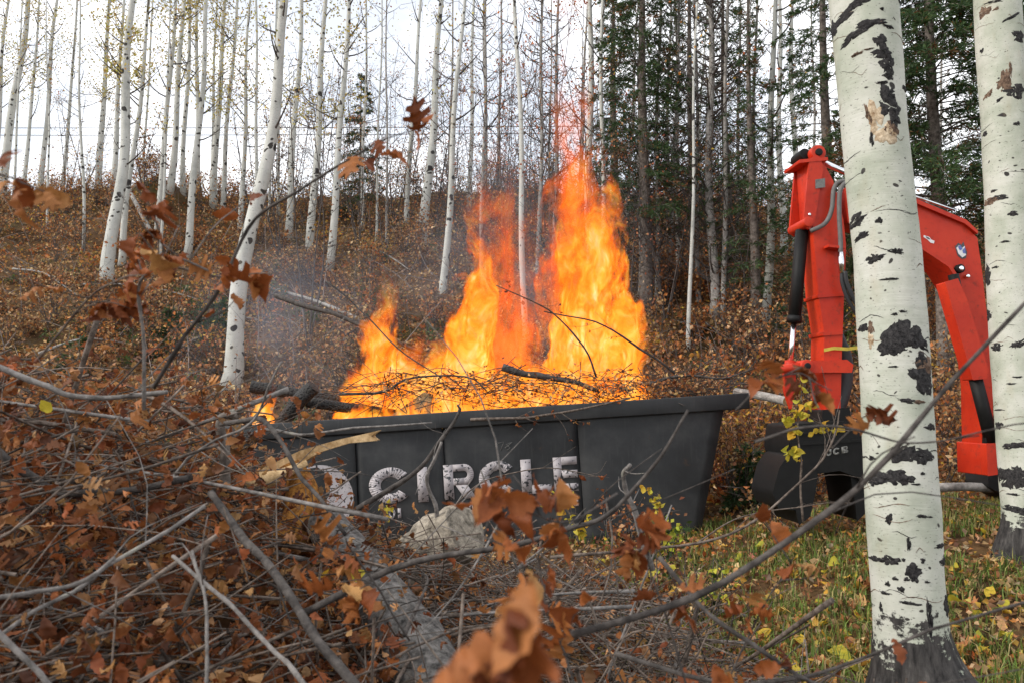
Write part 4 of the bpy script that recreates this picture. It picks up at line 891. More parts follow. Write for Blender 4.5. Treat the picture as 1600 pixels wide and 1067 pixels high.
main_scars = [(1322,36,52,17,28,S1),(1345,24,40,16,18,S1),(1300,46,14,30,0,S1),(1331,74,50,14,24,S1),(1362,60,52,15,5,S1),(1390,66,18,7,-12,S1),(1340,101,20,6,8,S2),(1358,98,18,3,0,S2),
 (1378,88,20,24,0,S1),(1381,106,30,24,-20,S1),(1388,124,22,30,0,S1),(1390,140,16,14,0,S1),(1387,166,24,28,0,S1),(1392,186,32,36,0,S1),(1398,205,16,30,0,S1),(1380,150,18,6,0,S1),(1358,195,8,40,12,S2),(1368,200,26,52,0,S3),(1386,228,34,32,0,S3),(1394,218,20,28,0,S2),(1363,232,6,26,0,S1),
 (1417,152,10,12,0,S1),(1380,40,6,6,0,S1),(1406,12,10,20,0,S1),(1333,349,34,20,26,S1),(1374,355,12,10,0,S1),(1345,374,28,11,22,S1),(1367,411,28,15,10,S1),(1401,403,21,10,-5,S1),(1390,444,30,4,0,S1),(1398,497,9,5,0,S1),(1410,493,12,4,0,S1),(1348,514,17,13,6,S1),
 (1361,515,9,22,0,S2),(1361,534,9,26,0,S3),(1396,536,46,46,0,S1),(1416,526,48,44,0,S1),(1436,540,32,22,-25,S1),(1390,548,30,24,0,S1),(1439,566,18,26,0,S1),(1443,592,34,48,0,S1),(1446,574,24,30,0,S2),(1449,606,16,24,0,S1),(1416,626,26,8,-8,S1),(1436,628,18,6,0,S2),(1453,666,15,11,-12,S1),(1396,575,16,3,0,S1),
 (1405,707,30,25,0,S1),(1422,706,34,26,0,S1),(1442,709,28,25,0,S1),(1363,714,10,8,0,S1),(1349,714,9,3,0,S1),(1376,744,34,20,8,S1),(1398,740,30,24,0,S1),(1413,743,30,18,-6,S1),(1366,752,20,10,10,S1),(1430,751,14,3,0,S1),(1390,805,10,18,-15,S1),(1419,841,6,22,0,S1),(1442,799,24,5,-6,S1),(1466,845,14,8,0,S1),(1440,735,7,5,0,S1),
 (1372,870,30,8,0,S1),(1392,868,26,15,0,S1),(1361,872,12,3,0,S1),(1426,880,24,20,0,S1),(1427,890,13,18,0,S1),(1411,865,6,6,0,S1),(1440,865,7,9,0,S1),(1471,869,14,17,0,S1),(1399,895,9,6,0,S1),(1416,894,9,7,0,S1),(1408,910,11,9,0,S1),(1388,905,8,8,0,S1),(1421,930,34,5,-3,S1),(1384,920,16,5,0,S1),(1378,944,5,16,0,S1),(1450,950,8,62,0,S1),(1479,934,14,34,-10,S1),(1446,897,8,4,0,S1)]
big_aspen("thickest pale aspen with heavy black scars and a dark furrowed foot, nearest the camera", 3.6, MAIN, main_scars, 15.0, 972)
SECOND = [(-80, 1553, 80), (0, 1558, 81), (150, 1568, 82), (300, 1577, 84), (500, 1585, 87), (650, 1596, 88), (800, 1608, 90), (850, 1612, 96)]
sec_scars = [(1537,26,20,18,25,S2),(1553,16,28,5,-8,S1),(1557,28,10,5,10,S2),(1583,43,32,5,32,S1),(1533,82,6,8,0,S1),(1571,140,22,40,-8,S2),(1580,122,4,26,0,S2),(1588,156,30,26,0,S1),(1562,166,12,5,35,S1),(1543,153,18,9,32,S2),(1594,72,16,22,0,S1),(1590,206,10,7,0,S1),(1537,210,8,10,0,S1),(1545,316,26,13,0,S2),(1562,314,26,8,-10,S1),(1583,342,14,9,0,S1),(1570,383,14,4,0,S1),(1552,302,10,5,0,S1),
 (1541,430,14,34,0,S1),(1543,492,10,20,0,S1),(1556,543,16,13,0,S1),(1592,540,26,12,25,S1),(1560,664,12,12,0,S1),(1578,696,26,9,4,S1),(1594,693,26,9,0,S1),(1576,746,34,32,0,S1),(1594,744,30,34,0,S1),(1562,740,14,24,0,S1),(1580,792,34,10,0,S1),(1596,795,30,12,0,S1),(1583,770,20,4,0,S1),(1580,600,14,3,0,S1),(1555,420,10,4,0,S1),(1590,590,16,3,0,S1),(1560,640,16,3,0,S1)]
big_aspen("second large pale aspen, cut by the photo's right edge, with a black-banded foot", 6.0, SECOND, sec_scars, 15.0, 800)

# ------------------------------------------------------------------ hillside aspens
def aspen(label, bp, tp, wpx, H=None, Y=None, mid=None, mat="aspen", leaves=120, brn=16, group=None, fork=False, name="aspen_tree", low=0.3, leafpal=None):
    g = ground_hit(*bp) if Y is None else None
    if g is None:
        q = P(bp[0], bp[1], Y); g = np.array((q[0], Y, gz(q[0], Y)))
    Yb = g[1]; top = P(tp[0], tp[1], Yb); H = H or rng.uniform(10, 13)
    base = g.copy(); d = (top - base) / max(top[2] - base[2], 0.5)
    hs = np.linspace(-0.15, H, 26); lean = np.where(hs < 9, hs, 9 + (hs - 9) * 0.6)
    pts = base + d[None] * lean[:, None]; pts[:, 2] = base[2] + hs
    if mid is not None:
        mp = P(mid[0], mid[1], Yb); t = mp[2] - base[2]; T = top[2] - base[2]; dx = mp[0] - np.interp(t, hs, pts[:, 0]); pts[:, 0] += dx * np.clip(np.sin(np.pi * np.clip(hs / T, 0, 1)), 0, 1)
    ph = rng.uniform(0, 6.28, 2); am = 0.0018 * wpx + 0.015
    pts[1:, 0] += am * np.sin(hs[1:] * 1.1 + ph[0]); pts[:, 1] += am * 2 * np.sin(hs * 0.8 + ph[1])
    r0 = wpx / 2 * Yb * Yb / math.hypot(g[0], Yb) / FPX; rad = r0 * np.clip(1 - 0.75 * hs / H, 0.08, 1.0) * (1 + 0.25 * np.exp(-np.clip(hs, 0, 9) * 4)) * rng.uniform(0.95, 1.06, 26)
    root = thing(name, tuple(base), label, "tree", group)
    m = MB(); m.tube(pts, rad, 12); child(m, "trunk", M[mat], root, smooth=True)
    bm_ = MB(); lm = MB(); nb = 0
    if fork:
        k = 14; q = np.array((0.16, 0.05, 1.0)); p = curve_pts([pts[k], pts[k] + q * 1.2 + (-0.25, 0, 0), pts[k] + q * 4.0 + (-0.5, 0, 0)], 8); fm = MB(); fm.tube(p, np.linspace(rad[k] * 0.75, rad[k] * 0.3, 8), 8); child(fm, "fork_stem", M[mat], root, smooth=True)
    for k in range(brn):
        h = H * rng.uniform(low, 0.98); c = np.array([np.interp(h, hs, pts[:, a]) for a in range(3)]); a = rng.uniform(0, 6.28)
        l = rng.uniform(0.35, 1.5) * (1.3 - h / H); dd = np.array((math.cos(a), math.sin(a), rng.uniform(0.2, 1.0)))
        pa = (c, c + dd * l * 0.5 + rng.normal(0, 0.06, 3), c + dd * l + (0, 0, 0.25 * l)); p = lag(*pa, 6); bm_.q3(*pa, min(0.03, r0 * 0.3), 0.004)
        for _ in range(3):
            i = rng.integers(2, 6); e = p[i] + rng.normal(0, 0.3, 3) * l + (0, 0, 0.1); bm_.q3(p[i], (p[i] + e) / 2 + rng.normal(0, 0.04, 3), e, 0.007, 0.003)
            n = int(leaves / brn / 3 * rng.uniform(0.2, 2.0))
            if n and h > H * 0.35: lm.blades(e + rng.normal(0, 0.2, (n, 3)), rng.normal(size=(n, 3)), 0.075, 0.065, pick(leafpal or [(0.55, 0.46, 0.10), (0.5, 0.45, 0.14), (0.60, 0.50, 0.16), (0.42, 0.40, 0.10), (0.5, 0.33, 0.10)], n))
    child(bm_, "branches", M["far_twig"], root, True)
    if lm.V: tag(child(lm, "crown", M["leaf"], root), kind="stuff")
    return root
AS = [  # label, base px, px at the top of the frame, width
 ("aspen cut by the photo's left edge, top half only, above brown leaves", (-12, 300), (12, 0), 11),
 ("leaning aspen with a dark knot near its top, second from the photo's left edge", (2, 300), (44, 0), 17),
 ("slender aspen third from the left edge", (38, 285), (62, 0), 8),
 ("smooth slender aspen fourth from the left edge", (62, 300), (89, 0), 10),
 ("thin grey aspen alone in the sky gap left of the clump", (99, 290), (121, 0), 7),
 ("aspen at the back left of the tall white clump", (155, 292), (170, 0), 12),
 ("thin aspen half hidden behind the clump's thick stem", (174, 315), (194, 0), 11),
 ("thick white aspen leading the clump of four, foot in orange leaves", (172, 442), (209, 0), 23),
 ("slim white aspen right beside the clump's thick stem, bowed near the top", (190, 418), (234, 0), 12),
 ("thin aspen standing right of the brown mound on the ridge", (246, 372), (274, 0), 11),
 ("aspen on the ridge just right of the brown mound", (266, 300), (288, 0), 12),
 ("narrow aspen in the ridge row, third right of the mound", (286, 305), (297, 0), 9),
 ("forked aspen in front of the ridge row", (294, 402), (325, 0), 13),
 ("narrow dark-spotted aspen behind the forked one", (311, 306), (306, 0), 9),
 ("straight white aspen on the ridge with reddish leaves at its foot", (333, 325), (351, 0), 13),
 ("leaning slim aspen right of the ridge row", (345, 338), (371, 0), 9),
 ("slim aspen just left of the curved near aspen's top", (376, 365), (390, 0), 9),
 ("aspen directly behind the curved near aspen, to its right", (450, 372), (472, 0), 12),
 ("grey-shaded aspen among the dark saplings", (486, 392), (508, 0), 14),
 ("pale aspen between dark saplings and the far spruce", (516, 418), (546, 0), 13),
 ("slim aspen left of the bright sky gap above the fire", (634, 352), (658, 0), 9),
 ("sturdy aspen in the sky gap left of the fire", (662, 385), (690, 0), 16),
 ("pale aspen whose foot meets the left side of the flames", (692, 460), (724, 0), 12),
 ("thin aspen with red leaves beside the tall flames", (734, 335), (740, 0), 8),
 ("aspen behind the flames between the two tall fire columns", (822, 545), (806, 0), 10),
 ("pale aspen rising straight behind the tallest flames", (921, 470), (922, 0), 14),
 ("slim aspen right behind the tallest flame's right edge", (942, 480), (941, 0), 9),
 ("white aspen standing alone left of the excavator stick", (1197, 512), (1211, 0), 15),
 ("aspen close behind the lone white one by the excavator", (1222, 400), (1217, 0), 12),
 ("pale aspen directly above the excavator stick's head", (1243, 400), (1237, 0), 11),
 ("very thin whitish aspen right of the fire", (1076, 545), (1088, 60), 7),
]
for k, (lb, bp, tp, w) in enumerate(AS):
    aspen(lb, bp, tp, w, fork=("forked" in lb), leaves=900 if bp[0] < 600 else 160, leafpal=None if bp[0] < 720 else ORANGE + GOLD)
aspen("curved white aspen with black knots between the clump and the fire", (362, 607), (452, 0), 31, mid=(398, 330), H=11, leaves=160, low=0.45)
for lb, bp, tp, w in (("grey bare trunk right of the fire, widest of the dull stems", (1115, 492), (1107, 0), 16), ("grey bare trunk at the flames' right side", (1003, 466), (1001, 0), 13), ("thin grey stem between the wide dull trunk and the lone white aspen", (1151, 430), (1156, 0), 7), ("dull grey trunk behind the wide grey one", (1060, 430), (1056, 0), 9)):
    aspen(lb, bp, tp, w, mat="grey_trunk", leaves=40, brn=120, low=0.06, name="bare_tree", leafpal=ORANGE)
for lb, bp, tp, w in (("slim grey stem left of the gap between the two fire columns", (752, 440), (760, 0), 7), ("slim grey stem behind the gap between the fire columns", (842, 450), (848, 0), 8), ("slim dull stem just left of the tallest flames", (866, 430), (872, 0), 7),
 ("slim grey stem in front of the dense dark spruce", (1026, 480), (1030, 0), 8), ("leaning grey stem right of the dense dark spruce", (1046, 455), (1062, 0), 8), ("slim stem left of the wide grey trunk", (1092, 470), (1086, 0), 8), ("slim stem right of the wide grey trunk", (1131, 500), (1136, 0), 9), ("slim dull stem left of the lone white aspen", (1176, 480), (1181, 0), 8)):
    aspen(lb, bp, tp, w, mat="grey_trunk", leaves=70, brn=70, low=0.08, name="bare_tree", leafpal=ORANGE + TAN)
# thin stems far back
ORD = "first second third fourth fifth sixth seventh eighth ninth tenth eleventh twelfth thirteenth fourteenth fifteenth sixteenth seventeenth eighteenth nineteenth twentieth twenty-first twenty-second twenty-third".split()
for k, px in enumerate((20, 78, 134, 222, 255, 330, 402, 420, 436, 566, 588, 606, 700, 760, 778, 858, 905, 980, 1042, 1090, 1168, 1275, 1465)):
    aspen("thin distant stem on the ridge, " + ORD[k] + " of the row counted from the left edge", (px, 320 if px < 700 else 400), (px + rng.uniform(-14, 18), 0), rng.uniform(4, 7), Y=rng.uniform(23, 30), mat="aspen" if rng.random() < 0.4 else "grey_trunk", leaves=60, brn=14, group="thin distant stems on the ridge", name="distant_sapling", leafpal=GOLD + TAN + ORANGE)

# dark leafy saplings
def sapling(label, bp, hpx, stems, spread, nl, pal, Y=None, name="sapling", r=0.022, group=None):
    g = ground_hit(*bp) if Y is None else np.array((P(*bp, Y)[0], Y, gz(P(*bp, Y)[0], Y))); H = hpx * g[1] / FPX
    root = thing(name, tuple(g), label, "sapling", group); sm_, lm = MB(), MB(); tw = MB()
    for s in range(stems):
        a = rng.uniform(0, 6.28); e = g + np.array((math.cos(a) * spread * H, math.sin(a) * spread * H * 0.6, H * rng.uniform(0.75, 1.05)))
        p = curve_pts([g - (0, 0, 0.1), g + (e - g) * 0.4 + rng.normal(0, 0.04 * H, 3) * (1, 1, 0), e], 12); sm_.tube(p, np.linspace(r, 0.006, 12), 6, cap=False)
        for k in range(14):
            i = rng.integers(3, 12); l = rng.uniform(0.12, 0.28) * H * (1.15 - i / 12); a2 = rng.uniform(0, 6.28); d = np.array((math.cos(a2), math.sin(a2) * 0.8, rng.uniform(0.3, 1.1)))
            pa = (p[i], p[i] + d * l * 0.5 + rng.normal(0, 0.05 * l, 3), p[i] + d * l); q = lag(*pa, 5); tw.q3(*pa, 0.009, 0.003)
            for _ in range(3):
                j = rng.integers(1, 5); e2 = q[j] + rng.normal(0, 0.4 * l, 3) + (0, 0, 0.15 * l); tw.q3(q[j], (q[j] + e2) / 2 + rng.normal(0, 0.05 * l, 3), e2, 0.005, 0.0025)
                n = rng.poisson(nl / (stems * 42))
                if n: lm.blades(e2 + rng.normal(0, 0.12 * l + 0.03, (n, 3)), rng.normal(size=(n, 3)) + (0, 0, -0.5), 0.065, 0.045, pick(pal, n))
    child(sm_, "stem", M["far_twig"], root, True); child(tw, "twigs", M["far_twig"], root)
    if lm.V: tag(child(lm, "foliage", M["leaf"], root), kind="stuff")
PINK = [(0.42, 0.15, 0.08), (0.5, 0.2, 0.1), (0.35, 0.11, 0.06), (0.45, 0.26, 0.12)]
for lb, bp, h, st, sp, nl, pal in (
 ("dark bare sapling in the smoke left of the fire", (482, 545), 540, 3, 0.10, 60, TAN),
 ("dark leafy sapling clump behind the tall flames", (872, 565), 600, 4, 0.14, 700, PINK),
 ("reddish-leaved sapling just left of the tallest flames", (790, 470), 470, 3, 0.12, 600, PINK),
 ("reddish-leaved sapling right of the tallest flames", (985, 500), 440, 3, 0.16, 520, PINK),
 ("small twiggy sapling between the pale aspens left of the fire", (600, 400), 260, 3, 0.2, 260, TAN + PINK),
 ("twiggy sapling beside the far dark spruce", (560, 380), 300, 4, 0.15, 320, TAN + PINK),
 ("sparse sapling in front of the bright sky gap", (715, 380), 330, 3, 0.2, 380, PINK),
 ("bare grey sapling left of the lone white aspen", (1160, 520), 300, 3, 0.18, 120, BROWN),
 ("brown-leaved sapling under the spruce boughs right of the fire", (1040, 500), 330, 4, 0.2, 420, PINK + BROWN),
 ("thin leafless sapling on the left slope", (100, 330), 200, 3, 0.2, 120, GOLD),
 ("yellow-tinged sapling in the sky gap left of the clump", (130, 300), 190, 3, 0.25, 240, GOLD + TAN),
 ("yellow-tinged sapling right of the brown mound", (225, 300), 160, 3, 0.3, 260, GOLD + TAN),
 ("twiggy sapling right of the curved near aspen", (440, 420), 300, 3, 0.16, 260, TAN + GOLD),
 ("twiggy sapling behind the ridge row", (395, 350), 240, 3, 0.2, 280, GOLD + PINK)):
    sapling(lb, bp, h, st, sp, nl, pal)

for k, (px, py, h) in enumerate(((415, 360, 250), (455, 350, 280), (500, 340, 330), (530, 345, 240), (575, 345, 300), (615, 350, 260), (650, 345, 220), (680, 355, 290), (705, 350, 200), (750, 370, 330), (775, 360, 260), (830, 400, 380), (850, 390, 330), (895, 400, 330), (945, 410, 360), (1030, 420, 330), (1075, 430, 300), (1100, 440, 340), (1135, 450, 310), (1190, 440, 280))):
    sapling("twiggy sapling on the mid slope, " + ORD[k] + " in the line from left to right", (px, py), h, 4, 0.17, 420, PINK + TAN + BROWN, group="twiggy saplings on the mid slope", r=0.02)

# ------------------------------------------------------------------ conifers
def spruce(label, bp, hpx, width, Y=None, dens=1.0, H=None, z0=0.06, name="spruce_tree", brown=0.12, group=None, droop=0.25, r0=None, nb=None, ns=13, nsz=1.35):
    g = ground_hit(*bp) if Y is None else np.array((P(*bp, Y)[0], Y, gz(P(*bp, Y)[0], Y))); H = H or hpx * g[1] / FPX
    root = thing(name, tuple(g), label, "tree", group); m, bm_, lm = MB(), MB(), MB()
    hs = np.linspace(-0.1, H, 16); pts = g + np.stack((0.02 * np.sin(hs), 0.02 * np.cos(hs), hs), -1); m.tube(pts, np.linspace(r0 or H * 0.013 + 0.01, 0.008, 16), 9); child(m, "trunk", M["conifer_bark"], root, True)
    nb = nb or int(H * 16)
    for k in range(nb):
        h = H * (z0 + (1 - z0) * (k + rng.random()) / nb); t = h / H; l = width * (1 - t) ** 0.75 * rng.uniform(0.6, 1.1) + 0.06; a = rng.uniform(0, 6.28)
        d = np.array((math.cos(a), math.sin(a), 0.0)); c = g + (0, 0, h)
        pa = (c, c + d * l * 0.5 + (0, 0, -droop * l * 0.25 + 0.08 * l), c + d * l + (0, 0, -droop * l)); bm_.q3(*pa, 0.005 + 0.006 * l, 0.003)
        nl = int(5 + l * 9); u = rng.uniform(0.15, 1, nl); t_ = u[:, None]; q = pa[0] * (1 - t_) * (1 - 2 * t_) + pa[1] * 4 * t_ * (1 - t_) + pa[2] * t_ * (2 * t_ - 1)
        side = np.cross(d, (0, 0, 1.0)); sg = np.where(rng.random(nl) < 0.5, -1.0, 1.0); ll = (0.30 * l * (1.08 - u) + 0.07) * rng.uniform(0.6, 1.2, nl)
        ld = d * 0.75 + side * sg[:, None] * rng.uniform(0.4, 1.1, nl)[:, None]; ld[:, 2] += rng.normal(-0.28, 0.2, nl); ld /= np.linalg.norm(ld, axis=1)[:, None]
        dead = rng.random() < brown * (1.6 - 1.6 * t)
        k_ = max(3, int(ns * dens)); w_ = rng.uniform(0, 1, (nl, k_, 1)); pos = q[:, None] + ld[:, None] * ll[:, None, None] * w_; pos[..., 2] -= 0.12 * (ll[:, None] * w_[..., 0]) ** 1.0
        pos = pos.reshape(-1, 3); n = len(pos); ax = np.repeat(ld, k_, 0) + rng.normal(0, 0.55, (n, 3))
        cl = pick([(0.045, 0.095, 0.036), (0.065, 0.125, 0.045), (0.09, 0.15, 0.055), (0.055, 0.105, 0.055)], n); bk = rng.random(n) < (0.85 if dead else 0.06); cl[bk] = pick([(0.20, 0.095, 0.04), (0.13, 0.07, 0.035)], bk.sum())
        if dead: keep = rng.random(n) < 0.45; pos, ax, cl = pos[keep], ax[keep], cl[keep]; n = len(pos)
        lm.blades(pos, ax, rng.uniform(0.05, 0.11, n) * nsz, rng.uniform(0.010, 0.02, n) * nsz, cl, 0.3)
    child(bm_, "boughs", M["conifer_bark"], root); tag(child(lm, "needles", M["leaf"], root), kind="stuff")
spruce("large green spruce spreading its boughs behind both near aspens", (1478, 560), 0, 3.2, Y=13.0, H=11.5, dens=1.5, z0=0.22, brown=0.2, droop=0.3, nb=320, ns=17, nsz=1.3)
spruce("tall dense dark spruce just right of the flames", (1010, 490), 640, 1.6, dens=0.95, z0=0.16, H=12, nb=300, ns=13, nsz=1.3)
spruce("dark slim spruce behind the tallest flames", (962, 420), 0, 1.3, Y=22, H=11, dens=1.0, z0=0.2)
spruce("small far bluish spruce left of the bright sky gap", (562, 320), 250, 1.15, Y=27, dens=1.0, brown=0.05)
spruce("thin spruce with dead lower boughs right of the wide grey trunk", (1140, 470), 0, 1.1, Y=17, H=9, dens=0.5, brown=0.35, z0=0.1)
spruce("thin spruce close left of the lone white aspen", (1180, 460), 0, 1.0, Y=16, H=8.5, dens=0.5, brown=0.3, z0=0.12)
spruce("dark spruce between the dull trunks right of the fire", (1085, 430), 0, 1.2, Y=19, H=10, dens=0.5, brown=0.3, z0=0.12)
spruce("spruce behind the excavator boom", (1300, 430), 0, 2.1, Y=15.5, H=11, dens=1.1, brown=0.25, z0=0.15)
spruce("spruce at the photo's right edge behind the second aspen", (1590, 480), 0, 2.0, Y=17, H=11, dens=0.9, brown=0.25, z0=0.1)
spruce("tiny green fir by the curved aspen's foot", (338, 575), 110, 0.42, dens=1.6, brown=0.02, name="young_fir")
spruce("young fir left of the curved aspen", (268, 560), 80, 0.4, dens=1.6, brown=0.02, name="young_fir")
spruce("young bluish fir behind the left flames", (598, 520), 70, 0.5, dens=1.4, brown=0.02, name="young_fir")
spruce("young fir under the excavator stick's cylinder", (1215, 545), 70, 0.4, dens=1.4, brown=0.05, name="young_fir")
spruce("low green fir between the bin's corner and the grapple", (1175, 690), 90, 0.45, dens=1.5, brown=0.1, name="young_fir", Y=9.4)
spruce("low fir in the shade on the left slope", (120, 590), 60, 0.5, dens=1.4, brown=0.05, name="young_fir")

RUST0 = [(0.28, 0.085, 0.026), (0.38, 0.14, 0.042), (0.17, 0.05, 0.018)]
# ------------------------------------------------------------------ shrubs and undergrowth
def shrub_geo(tw, lm, g, H, W, nst, nl, pal, ls=0.06):
    for s in range(nst):
        a = rng.uniform(0, 6.28); e = g + np.array((math.cos(a) * W * rng.random(), math.sin(a) * W * rng.random(), H * rng.uniform(0.6, 1.05)))
        pa = (g - (0, 0, 0.05), (g + e) / 2 + rng.normal(0, 0.08 * H, 3), e); p = lag(*pa, 6); tw.q3(*pa, 0.008, 0.003)
        for _ in range(3):
            i = rng.integers(2, 6); q = p[i] + rng.normal(0, 0.22 * H, 3); tw.q3(p[i], (p[i] + q) / 2, q, 0.004, 0.002)
            n = max(1, int(nl / nst / 3 * rng.uniform(0.4, 1.6))); L = rng.uniform(0.6, 1.25, n) * ls
            lm.blades(p[i] + (q - p[i]) * rng.random((n, 1)) + rng.normal(0, 0.06 * H + 0.02, (n, 3)), rng.normal(size=(n, 3)) + (0, 0, -0.2), L, L * 0.7, pick(pal, n))
tw, lm = MB(), MB()
for k in range(460):
    y = 10.2 + 20 * rng.random() ** 1.1; x = rng.uniform(-1, 1) * (0.7 * y + 1); pal = [BROWN + TAN, ORANGE + BROWN, TAN + BROWN, BROWN, ORANGE + GOLD][rng.choice(5, p=[.36, .24, .2, .12, .08])]
    shrub_geo(tw, lm, np.array((x, y, gz(x, y))), rng.uniform(0.4, 1.5), rng.uniform(0.3, 0.8), 13, 240, pal, 0.085)
for k in range(110):      # shrubs along the ridge
    y = rng.uniform(26.5, 32); x = rng.uniform(-25, 16); shrub_geo(tw, lm, np.array((x, y, gz(x, y))), rng.uniform(0.7, 2.0), 0.7, 11, 130, (TAN + GOLD) if rng.random() < 0.6 else (ORANGE + BROWN), 0.085)
for k in range(60):
    y = rng.uniform(9.0, 13); x = rng.uniform(2.4, 8.5); shrub_geo(tw, lm, np.array((x, y, gz(x, y))), rng.uniform(0.4, 0.9), 0.45, 8, 130, TAN + BROWN + GOLD, 0.065)
for k in range(2000):      # bare stems and dead sticks
    y = 10.0 + 21 * rng.random() ** 0.8; x = rng.uniform(-1, 1) * (0.7 * y + 1); g = np.array((x, y, gz(x, y))); d = rng.normal(size=3) * (1, 0.7, 0.3); d[2] = abs(d[2]) + (1.2 if rng.random() < 0.5 else 0.1); d /= np.linalg.norm(d); l = rng.uniform(0.5, 2.0); sh_ = rng.uniform(0.6, 3.2)
    tw.q3(g, g + d * l * 0.5 + rng.normal(0, 0.06, 3), g + d * l + rng.normal(0, 0.15, 3), rng.uniform(0.006, 0.016), 0.004, (sh_, sh_, sh_))
for k in range(150):
    y = 9.9 + 12 * rng.random(); x = rng.uniform(-1, 1) * (0.7 * y + 1); shrub_geo(tw, lm, np.array((x, y, gz(x, y))), rng.uniform(0.2, 0.5), 0.3, 6, 80, [(0.10, 0.16, 0.05), (0.14, 0.18, 0.05), (0.06, 0.11, 0.03)], 0.07)
und = thing("undergrowth", (0, 16, gz(0, 16)), "low brown and orange shrub layer covering the hillside", "undergrowth"); und["kind"] = "stuff"
tag(child(tw, "twigs", M["far_twig"], und), kind="stuff"); tag(child(lm, "foliage", M["leaf"], und), kind="stuff")
def shrub(label, px, py, H, W, pal, nl=260, ls=0.06, nst=12, Y=None, name="shrub"):
    g = ground_hit(px, py) if Y is None else np.array((P(px, py, Y)[0], Y, gz(P(px, py, Y)[0], Y)))
    root = thing(name, tuple(g), label, "shrub"); tw, lm = MB(), MB(); shrub_geo(tw, lm, g, H, W, nst, nl, pal, ls)
    child(tw, "twigs", M["far_twig"], root); tag(child(lm, "foliage", M["leaf"], root), kind="stuff")
for a in (
 ("rust-brown bush covering the mound on the ridge", 232, 290, 1.5, 0.9, BROWN + ORANGE, 700, 0.09), ("bright orange shrub at the thick white aspen's foot", 205, 405, 0.9, 0.7, ORANGE, 420), ("golden shrub right of the forked aspen", 345, 410, 0.8, 0.6, GOLD + ORANGE, 380),
 ("orange shrub far left on the slope", 60, 380, 1.0, 0.8, ORANGE + BROWN, 420), ("tan shrub above the smoke", 470, 440, 0.9, 0.8, TAN, 380), ("pale tan shrub left of the flames' top", 575, 420, 1.0, 0.8, TAN + GOLD, 420),
 ("olive-brown shrub between the pale aspens", 640, 400, 1.0, 0.8, [(0.2, 0.17, 0.05)] + BROWN, 420), ("tan-leaved bush filling the gap right of the bin", 1150, 780, 1.15, 0.5, TAN + BROWN + GOLD, 800), ("brown bush behind the grapple", 1260, 640, 1.1, 0.6, BROWN + TAN, 500), ("low twiggy brush before the grapple's lower jaw", 1215, 835, 0.5, 0.35, TAN + BROWN, 150),
 ("brown-orange shrub right of the tall flames", 1050, 470, 1.2, 0.8, BROWN + ORANGE, 480), ("olive-gold bush seen between the two near aspens", 1500, 640, 1.2, 0.7, GOLD + TAN + BROWN, 600), ("green low bush by the curved aspen's trunk", 320, 530, 0.8, 0.55, GREEN, 520),
 ("dark green leafy plant left of the curved aspen's foot", 230, 560, 0.7, 0.6, GREEN, 420), ("tan shrub left of the lone white aspen", 1165, 560, 0.9, 0.6, TAN + BROWN, 420)):
    shrub(*a)
for a in (("low green leafy plant right of the big orange leaf", 905, 985, 0.3, 0.22, GREEN + [(0.10, 0.17, 0.05)], 160, 0.055, 8, 3.0), ("low green plant at the bin's lower right corner", 1045, 845, 0.35, 0.3, GREEN + LIME, 160, 0.06, 8, 6.6),
 ("yellow-green weeds between the pile and the grapple", 1110, 900, 0.4, 0.35, LIME + GREEN + TAN, 180, 0.05, 8, 5.2), ("brown seedling brush beside the bin's foot", 985, 840, 0.55, 0.4, BROWN + RUST0, 260, 0.05, 12, 6.9), ("tan-leaved brush under the lettering", 800, 850, 0.5, 0.45, TAN + RUST0, 260, 0.05, 12, 6.6)):
    shrub(*a[:8], nst=a[8], Y=a[9], name="low_plant")
def yellow_plant(label, pl, Y, nleaf, size, pal="leaf_yellow", r=3.0):
    pts = [P(x, y, Y) for x, y in pl]; return stick("yellow_leaved_plant", pts, r * Y / FPX, 0.8 * Y / FPX, M["twig"], label, "plant", leaves=nleaf, lsize=size, lmat=pal, twigs=9, twl=0.16)
yellow_plant("yellow-green leaved stem in front of the grapple", [(1255, 815), (1250, 720), (1246, 650), (1252, 605)], 6.2, 60, (0.045, 0.085), r=2.0)
yellow_plant("yellow leaves over the grapple's top edge", [(1300, 700), (1290, 668), (1270, 655)], 6.3, 14, (0.05, 0.08), r=1.4)
yellow_plant("lime-yellow sprig before the lettering's last letter", [(905, 850), (893, 810), (880, 790), (850, 778)], 5.6, 34, (0.04, 0.075), r=1.4)
yellow_plant("small yellow-green sprig at the bin's lower right", [(1035, 850), (1030, 800), (1028, 770)], 6.4, 26, (0.035, 0.06), r=1.3)
yellow_plant("tiny yellow sprig below the first big letter", [(590, 845), (592, 810), (600, 795)], 6.0, 20, (0.03, 0.055), r=1.2)

# power cables crossing the sky on the left
for lb, y0, y1 in (("upper power cable across the sky at left", 198, 190), ("lower power cable across the sky at left", 210, 200)):
    m = MB(); m.tube([P(x, y0 + (y1 - y0) * (x + 700) / 2400 + 6 * math.sin((x + 700) / 2400 * math.pi), 44) for x in range(-700, 1701, 60)], 0.022, 6); o = m.build("power_cable", M["cable"]); tag(o, lb, "cable", "cables across the sky")

